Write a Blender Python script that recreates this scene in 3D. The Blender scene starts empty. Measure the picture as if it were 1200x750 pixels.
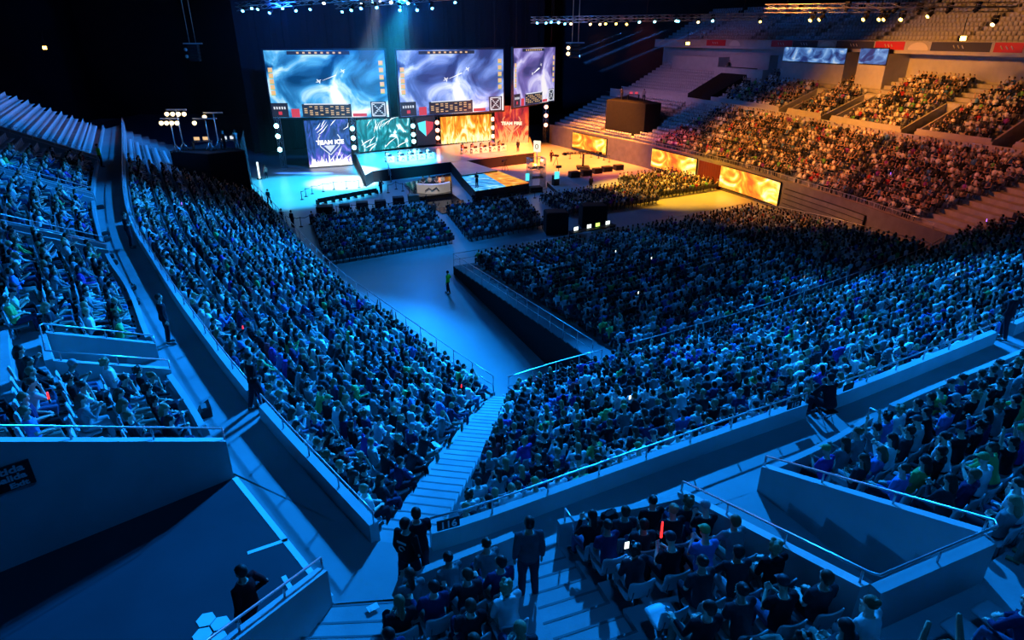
import bpy, bmesh, math, random, bisect
import numpy as np
from mathutils import Vector, Matrix
rnd = random.Random(7)
R = math.radians
C = bpy.context.scene.collection
# ------------------------------------------------------------------ camera frame: survey of the photograph
FOC = 740.0; PITCH = math.atan(333/740); EYE = 17.3
cP, sP = math.cos(PITCH), math.sin(PITCH)
def at(px, py, z):                       # survey point seen at (px,py) on the level z -> world
    u = (px-600)/FOC; v = (py-375)/FOC
    t = (z-EYE)/(-(v*cP+sP))
    return Vector((u*t, t*(cP-v*sP), z))
def at_depth(px, py, Y):                 # survey point seen at (px,py) at forward distance Y
    u = (px-600)/FOC; v = (py-375)/FOC
    t = Y/(cP-v*sP)
    return Vector((u*t, Y, EYE-t*(v*cP+sP)))
def at_xy(px, py, x, y):                 # height of what is seen at row py above plan point (x,y)
    v = (py-375)/FOC
    t = y/(cP-v*sP)
    return EYE-t*(v*cP+sP)
def dist(p): return math.sqrt(p[0]**2+p[1]**2+(p[2]-EYE)**2)
def proj(p):
    z = p[2]-EYE; d = p[1]*cP-z*sP; yc = p[1]*sP+z*cP
    return (600+FOC*p[0]/d, 375-FOC*yc/d, d) if d > .1 else (-9e3, -9e3, d)

sc = bpy.context.scene
cam_d = bpy.data.cameras.new('camera'); cam = bpy.data.objects.new('camera', cam_d); C.objects.link(cam)
cam.location = (0, 0, EYE); cam.rotation_euler = (math.pi/2-PITCH, 0, 0)
cam_d.sensor_width = 36; cam_d.lens = FOC/1200*36; cam_d.clip_end = 600
sc.camera = cam
sc.view_settings.view_transform = 'Standard'; sc.view_settings.look = 'None'
sc.view_settings.exposure = 0; sc.view_settings.gamma = 1
sc.cycles.use_denoising = True
sc.cycles.max_bounces = 4; sc.cycles.diffuse_bounces = 2; sc.cycles.glossy_bounces = 2
sc.cycles.transparent_max_bounces = 8
sc.cycles.sample_clamp_indirect = 3

# ------------------------------------------------------------------ materials
def newmat(name):
    m = bpy.data.materials.new(name); m.use_nodes = True
    nt = m.node_tree; b = nt.nodes['Principled BSDF']
    return m, nt, b
def mat(name, col, rough=.6, metal=0, spec=.3, noise=0, nscale=4, bump=0, bscale=30):
    m, nt, b = newmat(name)
    b.inputs['Base Color'].default_value = (*col, 1); b.inputs['Roughness'].default_value = rough
    b.inputs['Metallic'].default_value = metal; b.inputs['Specular IOR Level'].default_value = spec
    tc = nt.nodes.new('ShaderNodeTexCoord')
    if noise:
        n = nt.nodes.new('ShaderNodeTexNoise'); n.inputs['Scale'].default_value = nscale; n.inputs['Detail'].default_value = 5
        r = nt.nodes.new('ShaderNodeValToRGB')
        r.color_ramp.elements[0].position = .3; r.color_ramp.elements[1].position = .7
        r.color_ramp.elements[0].color = (*[c*(1-noise) for c in col], 1)
        r.color_ramp.elements[1].color = (*[min(1, c*(1+noise*.6)) for c in col], 1)
        nt.links.new(tc.outputs['Object'], n.inputs['Vector']); nt.links.new(n.outputs['Fac'], r.inputs['Fac'])
        nt.links.new(r.outputs['Color'], b.inputs['Base Color'])
    if bump:
        n2 = nt.nodes.new('ShaderNodeTexNoise'); n2.inputs['Scale'].default_value = bscale
        bp = nt.nodes.new('ShaderNodeBump'); bp.inputs['Strength'].default_value = bump; bp.inputs['Distance'].default_value = .02
        nt.links.new(tc.outputs['Object'], n2.inputs['Vector']); nt.links.new(n2.outputs['Fac'], bp.inputs['Height'])
        nt.links.new(bp.outputs['Normal'], b.inputs['Normal'])
    return m
def tint(name, rough=.8, noise=.15, spec=.2, nscale=9):   # colour from the object's own colour property
    m, nt, b = newmat(name)
    oi = nt.nodes.new('ShaderNodeObjectInfo'); tc = nt.nodes.new('ShaderNodeTexCoord')
    n = nt.nodes.new('ShaderNodeTexNoise'); n.inputs['Scale'].default_value = nscale
    mx = nt.nodes.new('ShaderNodeMix'); mx.data_type = 'RGBA'; mx.blend_type = 'MULTIPLY'
    r = nt.nodes.new('ShaderNodeMapRange'); r.inputs['To Min'].default_value = 1-noise; r.inputs['To Max'].default_value = 1+noise
    nt.links.new(tc.outputs['Object'], n.inputs['Vector']); nt.links.new(n.outputs['Fac'], r.inputs['Value'])
    mx.inputs['Factor'].default_value = 1
    nt.links.new(oi.outputs['Color'], mx.inputs['A']); nt.links.new(r.outputs['Result'], mx.inputs['B'])
    nt.links.new(mx.outputs['Result'], b.inputs['Base Color'])
    b.inputs['Roughness'].default_value = rough; b.inputs['Specular IOR Level'].default_value = spec
    return m
def glow(name, col, strength):
    m, nt, b = newmat(name)
    b.inputs['Base Color'].default_value = (0, 0, 0, 1)
    b.inputs['Emission Color'].default_value = (*col, 1); b.inputs['Emission Strength'].default_value = strength
    return m
M = {}
M['concrete'] = mat('concrete', (.34, .34, .35), .75, noise=.18, nscale=1.3, bump=.15)
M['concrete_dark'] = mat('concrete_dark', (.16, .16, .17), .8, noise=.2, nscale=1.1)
M['walkfloor'] = mat('walkway_paint', (.27, .27, .28), .5, noise=.12, nscale=.8, bump=.08)
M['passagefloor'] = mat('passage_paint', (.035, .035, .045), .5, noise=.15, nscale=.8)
M['arenafloor'] = mat('arena_floor_paint', (.38, .38, .38), .32, spec=.5, noise=.12, nscale=.25)
M['wall'] = mat('parapet_paint', (.42, .42, .43), .65, noise=.1, nscale=1.2, bump=.06)
M['white'] = mat('white_paint', (.75, .75, .75), .5)
M['steel'] = mat('rail_steel', (.62, .63, .65), .35, metal=.85)
M['black'] = mat('black_paint', (.012, .012, .014), .6)
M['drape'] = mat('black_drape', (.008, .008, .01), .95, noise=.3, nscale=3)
M['stage'] = mat('stage_laminate', (.5, .5, .5), .18, spec=.6, noise=.1, nscale=.6)
M['gloss'] = mat('gloss_black', (.01, .01, .012), .08, spec=.7)
M['darkwall'] = mat('hall_cladding', (.012, .013, .018), .9, noise=.3, nscale=.2)
M['seatplastic'] = mat('seat_plastic', (.5, .51, .53), .45, noise=.05)
M['skin'] = tint('skin', .55, .06, .35)
M['cloth'] = tint('cloth', .9, .2, .1)
M['hair'] = tint('hair', .6, .25, .3, 40)
M['leather'] = tint('shoe_leather', .5, .1, .3)
M['yellowish'] = mat('steps_concrete', (.42, .4, .36), .75, noise=.15, nscale=2)

# ------------------------------------------------------------------ mesh builder
class MB:
    def __init__(s): s.v = []; s.f = []; s.mi = []; s.sm = []
    def add(s, vs, fs, mi=0, smooth=False):
        b = len(s.v); s.v.extend([tuple(p) for p in vs])
        for f in fs: s.f.append(tuple(b+i for i in f)); s.mi.append(mi); s.sm.append(smooth)
    def quad(s, a, b, c, d, mi=0): s.add([a, b, c, d], [(0, 1, 2, 3)], mi)
    def box(s, c, size, mi=0, rz=0, bev=0, M4=None):
        sx, sy, sz = [q/2 for q in size]; ca, sa = math.cos(rz), math.sin(rz)
        if bev > 0:
            bv = min(bev, sx*.9, sy*.9, sz*.9); pts = []
            lv = [(-sz, bv), (-sz+bv, 0), (sz-bv, 0), (sz, bv)]
            out = []
            for z, ins in lv:
                ax, ay = sx-ins, sy-ins; k = bv if ins == 0 else bv*.5
                out.append([(-ax+k, -ay, z), (ax-k, -ay, z), (ax, -ay+k, z), (ax, ay-k, z), (ax-k, ay, z), (-ax+k, ay, z), (-ax, ay-k, z), (-ax, -ay+k, z)])
            pts = [p for ring in out for p in ring]
            fs = [tuple(range(7, -1, -1)), tuple(range(24, 32))]
            for r in range(3):
                for i in range(8): fs.append((r*8+i, r*8+(i+1) % 8, r*8+8+(i+1) % 8, r*8+8+i))
        else:
            pts = [(x, y, z) for z in (-sz, sz) for x, y in ((-sx, -sy), (sx, -sy), (sx, sy), (-sx, sy))]
            fs = [(3, 2, 1, 0), (4, 5, 6, 7), (0, 1, 5, 4), (1, 2, 6, 5), (2, 3, 7, 6), (3, 0, 4, 7)]
        if M4 is not None: pts = [tuple(M4 @ Vector((x+c[0], y+c[1], z+c[2]))) for x, y, z in pts]
        else: pts = [(c[0]+x*ca-y*sa, c[1]+x*sa+y*ca, c[2]+z) for x, y, z in pts]
        s.add(pts, fs, mi)
    def prism(s, poly, z0, z1, mi=0):            # vertical extrusion; z0/z1 number or list per vertex
        n = len(poly); a = z0 if isinstance(z0, (list, tuple)) else [z0]*n; b = z1 if isinstance(z1, (list, tuple)) else [z1]*n
        vs = [(p[0], p[1], a[i]) for i, p in enumerate(poly)]+[(p[0], p[1], b[i]) for i, p in enumerate(poly)]
        fs = [tuple(range(n-1, -1, -1)), tuple(range(n, 2*n))]+[(i, (i+1) % n, n+(i+1) % n, n+i) for i in range(n)]
        s.add(vs, fs, mi)
    def tube(s, pts, r, n=8, mi=0, cap=True, smooth=True, flat=1.0):
        pts = [Vector(p) for p in pts]; rs = r if isinstance(r, (list, tuple)) else [r]*len(pts)
        vs = []; up = None
        for i, p in enumerate(pts):
            d = (pts[min(i+1, len(pts)-1)]-pts[max(i-1, 0)]).normalized()
            if up is None: up = Vector((0, 0, 1)) if abs(d.z) < .9 else Vector((1, 0, 0))
            x = d.cross(up)
            if x.length < 1e-4: x = d.orthogonal()
            x.normalize(); y = x.cross(d).normalized(); up = y
            for k in range(n):
                a = 2*math.pi*k/n
                vs.append(p+x*math.cos(a)*rs[i]+y*math.sin(a)*rs[i]*flat)
        fs = [(i*n+k, i*n+(k+1) % n, (i+1)*n+(k+1) % n, (i+1)*n+k) for i in range(len(pts)-1) for k in range(n)]
        if cap: fs += [tuple(range(n-1, -1, -1)), tuple((len(pts)-1)*n+k for k in range(n))]
        s.add(vs, fs, mi, smooth)
    def rings(s, rings, n=12, mi=0, smooth=True):    # rings: (cx,cy,cz,rx,ry,(tilt about x))
        vs = []
        for rg in rings:
            cx, cy, cz, rx, ry = rg[:5]; t = rg[5] if len(rg) > 5 else 0
            for k in range(n):
                a = 2*math.pi*k/n; x = math.cos(a)*rx; y = math.sin(a)*ry
                vs.append((cx+x, cy+y*math.cos(t), cz+y*math.sin(t)))
        m = len(rings)
        fs = [(i*n+k, i*n+(k+1) % n, (i+1)*n+(k+1) % n, (i+1)*n+k) for i in range(m-1) for k in range(n)]
        fs += [tuple(range(n-1, -1, -1)), tuple((m-1)*n+k for k in range(n))]
        s.add(vs, fs, mi, smooth)
    def ball(s, c, r, n=8, m=6, mi=0, M4=None):
        rx, ry, rz = r if isinstance(r, (list, tuple)) else (r, r, r)
        rg = [(c[0], c[1], c[2]-rz*math.cos(math.pi*(i+.5 if 0 < i < m else (0.12 if i == 0 else m-.12))/m) if False else c[2]-rz*math.cos(math.pi*(.06+.88*i/m)),
               rx*math.sin(math.pi*(.06+.88*i/m)), ry*math.sin(math.pi*(.06+.88*i/m))) for i in range(m+1)]
        s.rings(rg, n, mi)
    def mesh(s, name, mats):
        me = bpy.data.meshes.new(name); me.from_pydata(s.v, [], s.f)
        for m in (mats if isinstance(mats, (list, tuple)) else [mats]): me.materials.append(m)
        if s.f:
            me.polygons.foreach_set('material_index', s.mi); me.polygons.foreach_set('use_smooth', s.sm)
        me.validate(); me.update(); return me
    def build(s, name, mats, parent=None, **kw):
        o = bpy.data.objects.new(name, s.mesh(name, mats)); C.objects.link(o)
        if parent is not None: o.parent = parent
        tag(o, **kw); return o
def tag(o, label=None, cat=None, group=None, kind=None):
    if label: o['label'] = label
    if cat: o['category'] = cat
    if group: o['group'] = group
    if kind: o['kind'] = kind
    return o
def thing(name, label, cat, loc=(0, 0, 0), rz=0, group=None):
    o = bpy.data.objects.new(name, None); C.objects.link(o); o.empty_display_size = .1
    o.location = loc; o.rotation_euler = (0, 0, rz)
    return tag(o, label, cat, group)
def struct(mb, name, mats): return mb.build(name, mats, kind='structure')
def copy_tree(o, parent=None):
    c = o.copy(); C.objects.link(c)
    if parent is not None: c.parent = parent
    for ch in o.children: copy_tree(ch, c)
    return c
_ones = 'zeroth first second third fourth fifth sixth seventh eighth ninth tenth eleventh twelfth thirteenth fourteenth fifteenth sixteenth seventeenth eighteenth nineteenth'.split()
def ordinal(n):
    if n < 20: return _ones[n]
    t = {2: 'twent', 3: 'thirt', 4: 'fort', 5: 'fift', 6: 'sixt', 7: 'sevent', 8: 'eight', 9: 'ninet'}[n//10 % 10]
    return t+'ieth' if n % 10 == 0 else t+'y-'+_ones[n % 10]

# ------------------------------------------------------------------ plan curves
def arc(poly):
    L = [0]
    for a, b in zip(poly, poly[1:]): L.append(L[-1]+math.dist(a[:2], b[:2]))
    return L
def chaikin(p, n=2):
    for _ in range(n):
        q = [p[0]]
        for a, b in zip(p, p[1:]):
            q += [tuple(.75*x+.25*y for x, y in zip(a, b)), tuple(.25*x+.75*y for x, y in zip(a, b))]
        p = q+[p[-1]]
    return p
class Curve:
    def __init__(s, pts, smooth=2):
        s.p = chaikin([tuple(q[:2]) for q in pts], smooth); s.L = arc(s.p); s.len = s.L[-1]
    def at(s, f):
        d = min(max(f, 0), 1)*s.len
        i = min(len(s.L)-2, max(0, bisect.bisect_left(s.L, d)-1))
        t = (d-s.L[i])/max(1e-9, s.L[i+1]-s.L[i]); a, b = s.p[i], s.p[i+1]
        return (a[0]+(b[0]-a[0])*t, a[1]+(b[1]-a[1])*t)
    def tan(s, f):
        a = s.at(max(0, f-.004)); b = s.at(min(1, f+.004)); l = math.dist(a, b)
        return ((b[0]-a[0])/l, (b[1]-a[1])/l)
    def out(s, f): t = s.tan(f); return (t[1], -t[0])
    def sout(s, f):
        x = y = 0
        for i in range(-3, 4): n = s.out(min(1, max(0, f+i*.012))); x += n[0]; y += n[1]
        l = math.hypot(x, y); return (x/l, y/l)
    def table(s):
        if not hasattr(s, '_t'): s._t = [s.at(i/1000) for i in range(1001)]
        return s._t
    def near(s, q):
        return min((math.dist(p, q), i/1000) for i, p in enumerate(s.table()))[1]
    def offset(s, d): return Offset(s, d)
class Offset(Curve):
    """parallel curve that keeps the fraction of its base"""
    def __init__(s, base, d):
        s.base, s.d = base, d; s.p = [s.at(i/80) for i in range(81)]; s.len = arc(s.p)[-1]
    def at(s, f):
        f = min(max(f, 0), 1); p = s.base.at(f); n = s.base.sout(f); return (p[0]+n[0]*s.d, p[1]+n[1]*s.d)
ZW = 8.0        # level of the walkway between the lower and the upper stands
ZF = 2.8        # level of the first row of the lower stands
class Stand:
    """terraced rows between a front and a back curve"""
    def __init__(s, F, B, n, z0, z1): s.F, s.B, s.n, s.z0, s.z1 = F, B, n, z0, z1
    def pt(s, f, k):
        a, b = s.F.at(f), s.B.at(f); t = k/s.n
        return (a[0]+(b[0]-a[0])*t, a[1]+(b[1]-a[1])*t)
    def z(s, k): return s.z0+(s.z1-s.z0)*k/(s.n-1)
    def terraces(s, mb, f0=0, f1=1, k0=0, k1=None, zbase=None, m=40, sides=True):
        k1 = s.n if k1 is None else k1; m = max(2, int(m*(f1-f0))+2)
        fs = [f0+(f1-f0)*i/m for i in range(m+1)]
        for k in range(k0, k1):
            z = s.z(k); zl = s.z(k-1) if k > k0 else (zbase if zbase is not None else z-.3)
            a = [s.pt(f, k) for f in fs]; b = [s.pt(f, k+1) for f in fs]
            vs = [(*p, zl) for p in a]+[(*p, z) for p in a]+[(*p, z) for p in b]
            q = m+1
            mb.add(vs, [(i, i+1, q+i+1, q+i) for i in range(m)]+[(q+i, q+i+1, 2*q+i+1, 2*q+i) for i in range(m)])
            if sides:
                zb = zbase if zbase is not None else s.z0-.3
                for i, w in ((0, 1), (m, 0)):
                    v4 = [(*a[i], zb), (*b[i], zb), (*b[i], z), (*a[i], z)]
                    mb.add(v4, [(0, 1, 2, 3) if w else (3, 2, 1, 0)])
    def row(s, k, pitch=.53, f0=0, f1=1, depth=.5):
        c = Curve([s.pt(f0+(f1-f0)*i/24, k+depth) for i in range(25)], 0)
        n = int(c.len/pitch)
        out = []
        for i in range(n):
            f = (i+.5)/n; p = c.at(f); o = c.out(f)
            out.append(dict(x=p[0], y=p[1], z=s.z(k), yaw=math.atan2(-o[1], -o[0])-math.pi/2, k=k, i=i, n=n, f=f0+(f1-f0)*f, d=f*c.len, len=c.len))
        return out
# ------------------------------------------------------------------ people
def V3(*a): return Vector(a)
def hand(mb, w, d, nrm, curl=.5, side=1, fine=True):
    """palm, four unequal bent fingers and a thumb leaving the side of the palm"""
    d = d.normalized(); x = d.cross(nrm).normalized(); nrm = x.cross(d).normalized()
    if not fine:
        mb.tube([w, w+d*.08, w+d*.15+nrm*.03*curl], [.03, .036, .018], 5, 0); return
    mb.tube([w-d*.02, w+d*.02, w+d*.055, w+d*.085], [.026, .034, .043, .043], 10, 0, flat=.42)
    for i, (l, off) in enumerate(((.070, -.034), (.079, -.0115), (.074, .0115), (.058, .034))):
        b = w+d*(.082-.006*abs(i-1.3))+x*off*side*-1
        fan = x*(off*side*-1)*.25
        c1 = R(20+55*curl); c2 = R(40+95*curl)
        d0 = (d+fan*6).normalized()
        p1 = b+d0*l*.42; d1 = (d0*math.cos(c1)+nrm*math.sin(c1)); p2 = p1+d1*l*.34
        d2 = (d0*math.cos(c2)+nrm*math.sin(c2)); p3 = p2+d2*l*.28
        mb.tube([b-d*.02, b, p1, p2, p3], [.0092, .0092, .0085, .0078, .006], 7, 0)
    tb = w+d*.025+x*side*.034
    t1 = tb+(d*.6+x*side*.75+nrm*.2).normalized()*.036; t2 = t1+(d*.85+x*side*.3+nrm*.45).normalized()*.03
    mb.tube([tb-x*side*.015, tb, t1, t2], [.012, .0125, .0105, .0075], 7, 0)
def pose(kind, legs='normal', standing=False, lean=0.0, head=0.0, turn=0.0):
    j = {}
    if standing: pel = V3(0, 0, .95)
    else: pel = V3(0, -.10, .535)
    ax = V3(0, math.sin(lean), math.cos(lean))
    j['pel'] = pel; j['ax'] = ax; j['lean'] = lean
    neck = pel+ax*.53; j['neck'] = neck
    ha = lean*.4+head; hx = V3(0, math.sin(ha), math.cos(ha))
    j['head'] = neck+hx*.165+V3(0, .015, 0); j['ha'] = ha; j['turn'] = turn
    sh = pel+ax*.465
    for s in (-1, 1):
        S = sh+V3(s*.178, 0, 0); e = w = None; d = n = None
        k = kind[0] if s < 0 else kind[1]
        if k == 'lap': e = S+V3(s*.045, .05, -.27); w = V3(s*.10, pel.y+.27, pel.z+.14); n = V3(0, 0, -1)
        elif k == 'knee': e = S+V3(s*.07, .14, -.23); w = V3(s*.13, pel.y+.42, pel.z+.12); n = V3(0, 0, -1)
        elif k == 'phone': e = S+V3(s*.03, .10, -.26); w = S+V3(-s*.12, .30, -.15); n = V3(-s, .3, .5)
        elif k == 'clap': e = S+V3(s*.07, .13, -.23); w = S+V3(-s*.125, .31, -.06); n = V3(-s, 0, 0)
        elif k == 'cross': e = S+V3(s*.05, .08, -.26); w = S+V3(-s*.20, .20, -.22); n = V3(0, -1, 0)
        elif k == 'up': e = S+V3(s*.12, .10, .17); w = S+V3(s*.06, .14, .43); n = V3(0, 1, 0)
        elif k == 'chin': e = S+V3(-s*.01, .20, -.20); w = j['head']+V3(s*.05, .12, -.16); n = V3(0, -1, .2)
        elif k == 'out': e = S+V3(s*.09, .06, -.24); w = S+V3(s*.12, .30, -.22); n = V3(0, 0, -1)
        elif k == 'side': e = S+V3(s*.05, -.03, -.29); w = S+V3(s*.06, .05, -.55); n = V3(-s, 0, 0)
        elif k == 'hip': e = S+V3(s*.16, -.10, -.24); w = pel+V3(s*.17, .05, .10); n = V3(-s, 0, 0)
        elif k == 'belly': e = S+V3(s*.07, .03, -.28); w = S+V3(-s*.08, .24, -.24); n = V3(0, -1, 0)
        j['S%d' % s], j['E%d' % s], j['W%d' % s], j['N%d' % s] = S, e, w, n
        H = pel+V3(s*.092, .02, -.02)
        if standing:
            st = {'normal': 0, 'step': s*.14}.get(legs, 0)
            kn = V3(s*.105, .03+st*.7, .51); an = V3(s*.12, -.03+st, .085); toe = an+V3(s*.03, .17, -.045)
        else:
            kx = {'wide': .20, 'normal': .125, 'fwd': .115, 'close': .075}.get(legs, .12)
            kn = V3(s*kx, .315, .515); an = V3(s*(kx+.005), .325, .085); toe = an+V3(s*.02, .14, -.045)
            if legs == 'fwd': kn = V3(s*kx, .325, .51); an = V3(s*kx*.8, .40, .10); toe = an+V3(s*.03, .12, .05)
            if legs == 'crossed' and s > 0: kn = V3(.13, .33, .60); an = V3(-.12, .37, .565); toe = an+V3(-.09, .13, -.05)
            if legs == 'tuck': an = V3(s*.10, .16, .085); toe = an+V3(s*.02, .17, -.045)
        j['H%d' % s], j['K%d' % s], j['A%d' % s], j['T%d' % s] = H, kn, an, toe
    return j
TOR = [(-.10, .12, .10), (-.04, .168, .125), (.06, .162, .118), (.16, .142, .10), (.28, .158, .112), (.38, .175, .116), (.45, .165, .10), (.50, .115, .08)]
def torso(mb, j, g=0, n=16, t0=-.2, t1=.6, mi=0, extra=()):
    rg = []
    for t, rx, ry in list(TOR)+list(extra):
        if t0 <= t <= t1:
            c = j['pel']+j['ax']*t; rg.append((c.x, c.y, c.z, rx+g, ry+g, -j['lean']))
    mb.rings(rg, n, mi)
def limb(mb, pts, rs, n, mi=0): mb.tube(pts, rs, n, mi)
def mids(a, b, t): return a+(b-a)*t
def headrot(j): return Matrix.Translation(j['head']) @ Matrix.Rotation(j['turn'], 4, 'Z') @ Matrix.Rotation(-j['ha'], 4, 'X')
def add_m(mb, M4, src, mi=0, smooth=True):
    mb.add([M4 @ Vector(v) for v in src.v], src.f, mi, smooth)
def remesh(mb, name, mats, vox, smooth_it=2, keep=1):
    me = mb.mesh(name, mats); o = bpy.data.objects.new(name, me); C.objects.link(o)
    m = o.modifiers.new('r', 'REMESH'); m.mode = 'VOXEL'; m.voxel_size = vox; m.use_smooth_shade = True
    if smooth_it:
        s = o.modifiers.new('s', 'SMOOTH'); s.iterations = smooth_it; s.factor = .5
    if keep < 1:
        s = o.modifiers.new('d', 'DECIMATE'); s.ratio = keep
    dg = bpy.context.evaluated_depsgraph_get()
    out = bpy.data.meshes.new_from_object(o.evaluated_get(dg)); out.name = name
    bpy.data.objects.remove(o); bpy.data.meshes.remove(me)
    return out
def legpts(j, s): return [j['H%d' % s], mids(j['H%d' % s], j['K%d' % s], .5), j['K%d' % s], mids(j['K%d' % s], j['A%d' % s], .35), j['A%d' % s]]
def person_meshes(name, j, sleeve='short', hairkind='short', fine=True):
    out = {}
    b = MB(); torso(b, j)
    nk = j['neck']; hd = j['head']
    b.tube([nk-j['ax']*.06, mids(nk, hd, .35), mids(nk, hd, .8)], [.066, .054, .056], 12, 0)
    M4 = headrot(j); h = MB()
    h.ball((0, -.005, .015), (.076, .096, .105), 16, 12); h.ball((0, .03, -.055), (.052, .058, .06), 14, 8)
    h.tube([(0, .085, .02), (0, .108, -.018), (0, .09, -.028)], [.009, .015, .01], 7)            # nose
    h.tube([(-.02, .082, -.06), (.02, .082, -.06)], .009, 6)                                    # mouth
    h.tube([(-.045, .078, .036), (0, .092, .032), (.045, .078, .036)], .010, 6)                 # brow
    for s in (-1, 1): h.ball((s*.078, -.005, -.012), (.012, .024, .034), 8, 6)
    add_m(b, M4, h)
    for s in (-1, 1):
        S, E, W = j['S%d' % s], j['E%d' % s], j['W%d' % s]
        limb(b, [S-V3(s*.05, 0, 0), S, mids(S, E, .5), E, mids(E, W, .35), W], [.05, .058, .047, .040, .040, .027], 10)
        hand(b, W, (W-E), j['N%d' % s], .35 if name != 'x' else .5, -s, True)
        limb(b, legpts(j, s), [.085, .08, .056, .054, .036], 12)
        A, T = j['A%d' % s], j['T%d' % s]; fd = (T-A).normalized()
        b.tube([A-fd*.05-V3(0, 0, .03), A+fd*.03-V3(0, 0, .02), T], [.034, .042, .03], 8)
    out['body'] = remesh(b, name+'_body', M['skin'], .0075, 2, .09)
    t = MB(); torso(t, j, .016, 16, -.08, .52)
    e = .55 if sleeve == 'short' else 1
    for s in (-1, 1):
        S, E, W = j['S%d' % s], j['E%d' % s], j['W%d' % s]
        if sleeve == 'short': limb(t, [S-V3(s*.06, 0, 0), S+V3(0, 0, .004), mids(S, E, .72)], [.06, .075, .066], 10)
        else: limb(t, [S-V3(s*.06, 0, 0), S+V3(0, 0, .004), mids(S, E, .5), E, mids(E, W, .92)], [.06, .074, .062, .056, .042], 10)
    if sleeve == 'hood':
        c = j['neck']-j['ax']*.03; t.ball((c.x, c.y-.085, c.z), (.11, .06, .07), 10, 6)
    out['top'] = remesh(t, name+'_top', M['cloth'], .013, 3, .28)
    p = MB(); torso(p, j, .014, 16, -.11, .07)
    for s in (-1, 1): limb(p, legpts(j, s)[:-1]+[mids(j['K%d' % s], j['A%d' % s], .93)], [.10, .096, .074, .072, .058], 12)
    out['trousers'] = remesh(p, name+'_trousers', M['cloth'], .013, 3, .28)
    for s in (-1, 1):
        f = MB()
        A, T = j['A%d' % s], j['T%d' % s]; fd = (T-A).normalized(); dn = V3(0, 0, -1) if abs(fd.z) < .6 else V3(0, 1, 0)
        f.tube([A-fd*.065+dn*.035, A-fd*.03+dn*.02, A+fd*.06+dn*.022, T+fd*.005+dn*.005, T+fd*.05+dn*.012], [.034, .05, .05, .048, .03], 8, flat=.85)
        out['shoe%d' % s] = remesh(f, name+'_shoe', M['leather'], .011, 1, .35)
    q = MB()
    if hairkind == 'short': q.ball((0, -.022, .038), (.088, .103, .098), 16, 9); q.ball((0, -.055, -.01), (.08, .06, .07), 12, 7)
    elif hairkind == 'long':
        q.ball((0, -.022, .036), (.09, .106, .1), 16, 9)
        q.tube([(0, -.06, .05), (0, -.085, -.06), (0, -.095, -.17), (0, -.09, -.26)], [.07, .085, .08, .04], 12, flat=.65)
    elif hairkind == 'bun':
        q.ball((0, -.022, .036), (.088, .103, .098), 16, 9); q.ball((0, -.10, .09), (.05, .05, .045), 10, 7)
    elif hairkind == 'cap':
        q.ball((0, -.012, .045), (.09, .106, .09), 16, 9); q.tube([(0, .06, .055), (0, .12, .052), (0, .165, .045)], [.075, .07, .05], 12, flat=.14)
    elif hairkind == 'curly':
        for a in range(16):
            th = a*2.4; zz = .10-.010*a; q.ball((math.cos(th)*.06, -.025+math.sin(th)*.075, zz), .048, 8, 6)
    hm = MB(); add_m(hm, M4, q); out['hair'] = remesh(hm, name+'_hair', M['hair'], .011, 1, .35)
    ey = MB()
    for s in (-1, 1): ey.ball((s*.031, .079, .014), (.012, .012, .009), 8, 6)
    em = MB(); add_m(em, M4, ey); out['eyes'] = em.mesh(name+'_eyes', M['black'])
    return out
def person_lod(j, hairkind='short', sleeve='short'):
    """the same figure with few facets, for rows far from the camera; material index = skin, top, trousers, hair"""
    b = MB()
    rg = []
    for t, rx, ry in ((-.10, .15, .12), (.12, .165, .12), (.40, .20, .13), (.52, .09, .075)):
        c = j['pel']+j['ax']*t; rg.append((c.x, c.y, c.z, rx, ry, -j['lean']))
    b.rings(rg, 7, 1)
    M4 = headrot(j); h = MB(); h.rings([(0, .02, -.115, .035, .045), (0, .018, -.06, .066, .08), (0, 0, .02, .08, .1), (0, -.01, .075, .066, .082)], 7)
    add_m(b, M4, h, 0)
    q = MB()
    q.rings([(0, -.06, -.07, .06, .04), (0, -.035, 0, .088, .08), (0, -.02, .07, .082, .094), (0, -.02, .125, .04, .05)], 7)
    if hairkind == 'long': q.rings([(0, -.09, -.25, .05, .03), (0, -.08, -.1, .09, .05), (0, -.05, .0, .09, .07)], 6)
    if hairkind == 'cap': q.rings([(0, .10, .04, .07, .08), (0, .10, .055, .07, .08)], 6)
    add_m(b, M4, q, 3)
    for s in (-1, 1):
        S, E, W = j['S%d' % s], j['E%d' % s], j['W%d' % s]
        ec = 1 if sleeve != 'short' else 0
        b.tube([S, mids(S, E, .6)], [.07, .062], 5, 1); b.tube([mids(S, E, .55), E, W, W+(W-E).normalized()*.13], [.052, .046, .034, .03], 4, ec)
        b.tube([j['H%d' % s], j['K%d' % s], j['A%d' % s]], [.10, .072, .055], 5, 2)
        b.tube([j['A%d' % s]-V3(0, .05, .03), j['T%d' % s]], [.05, .042], 4, 3)
    return b
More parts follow.
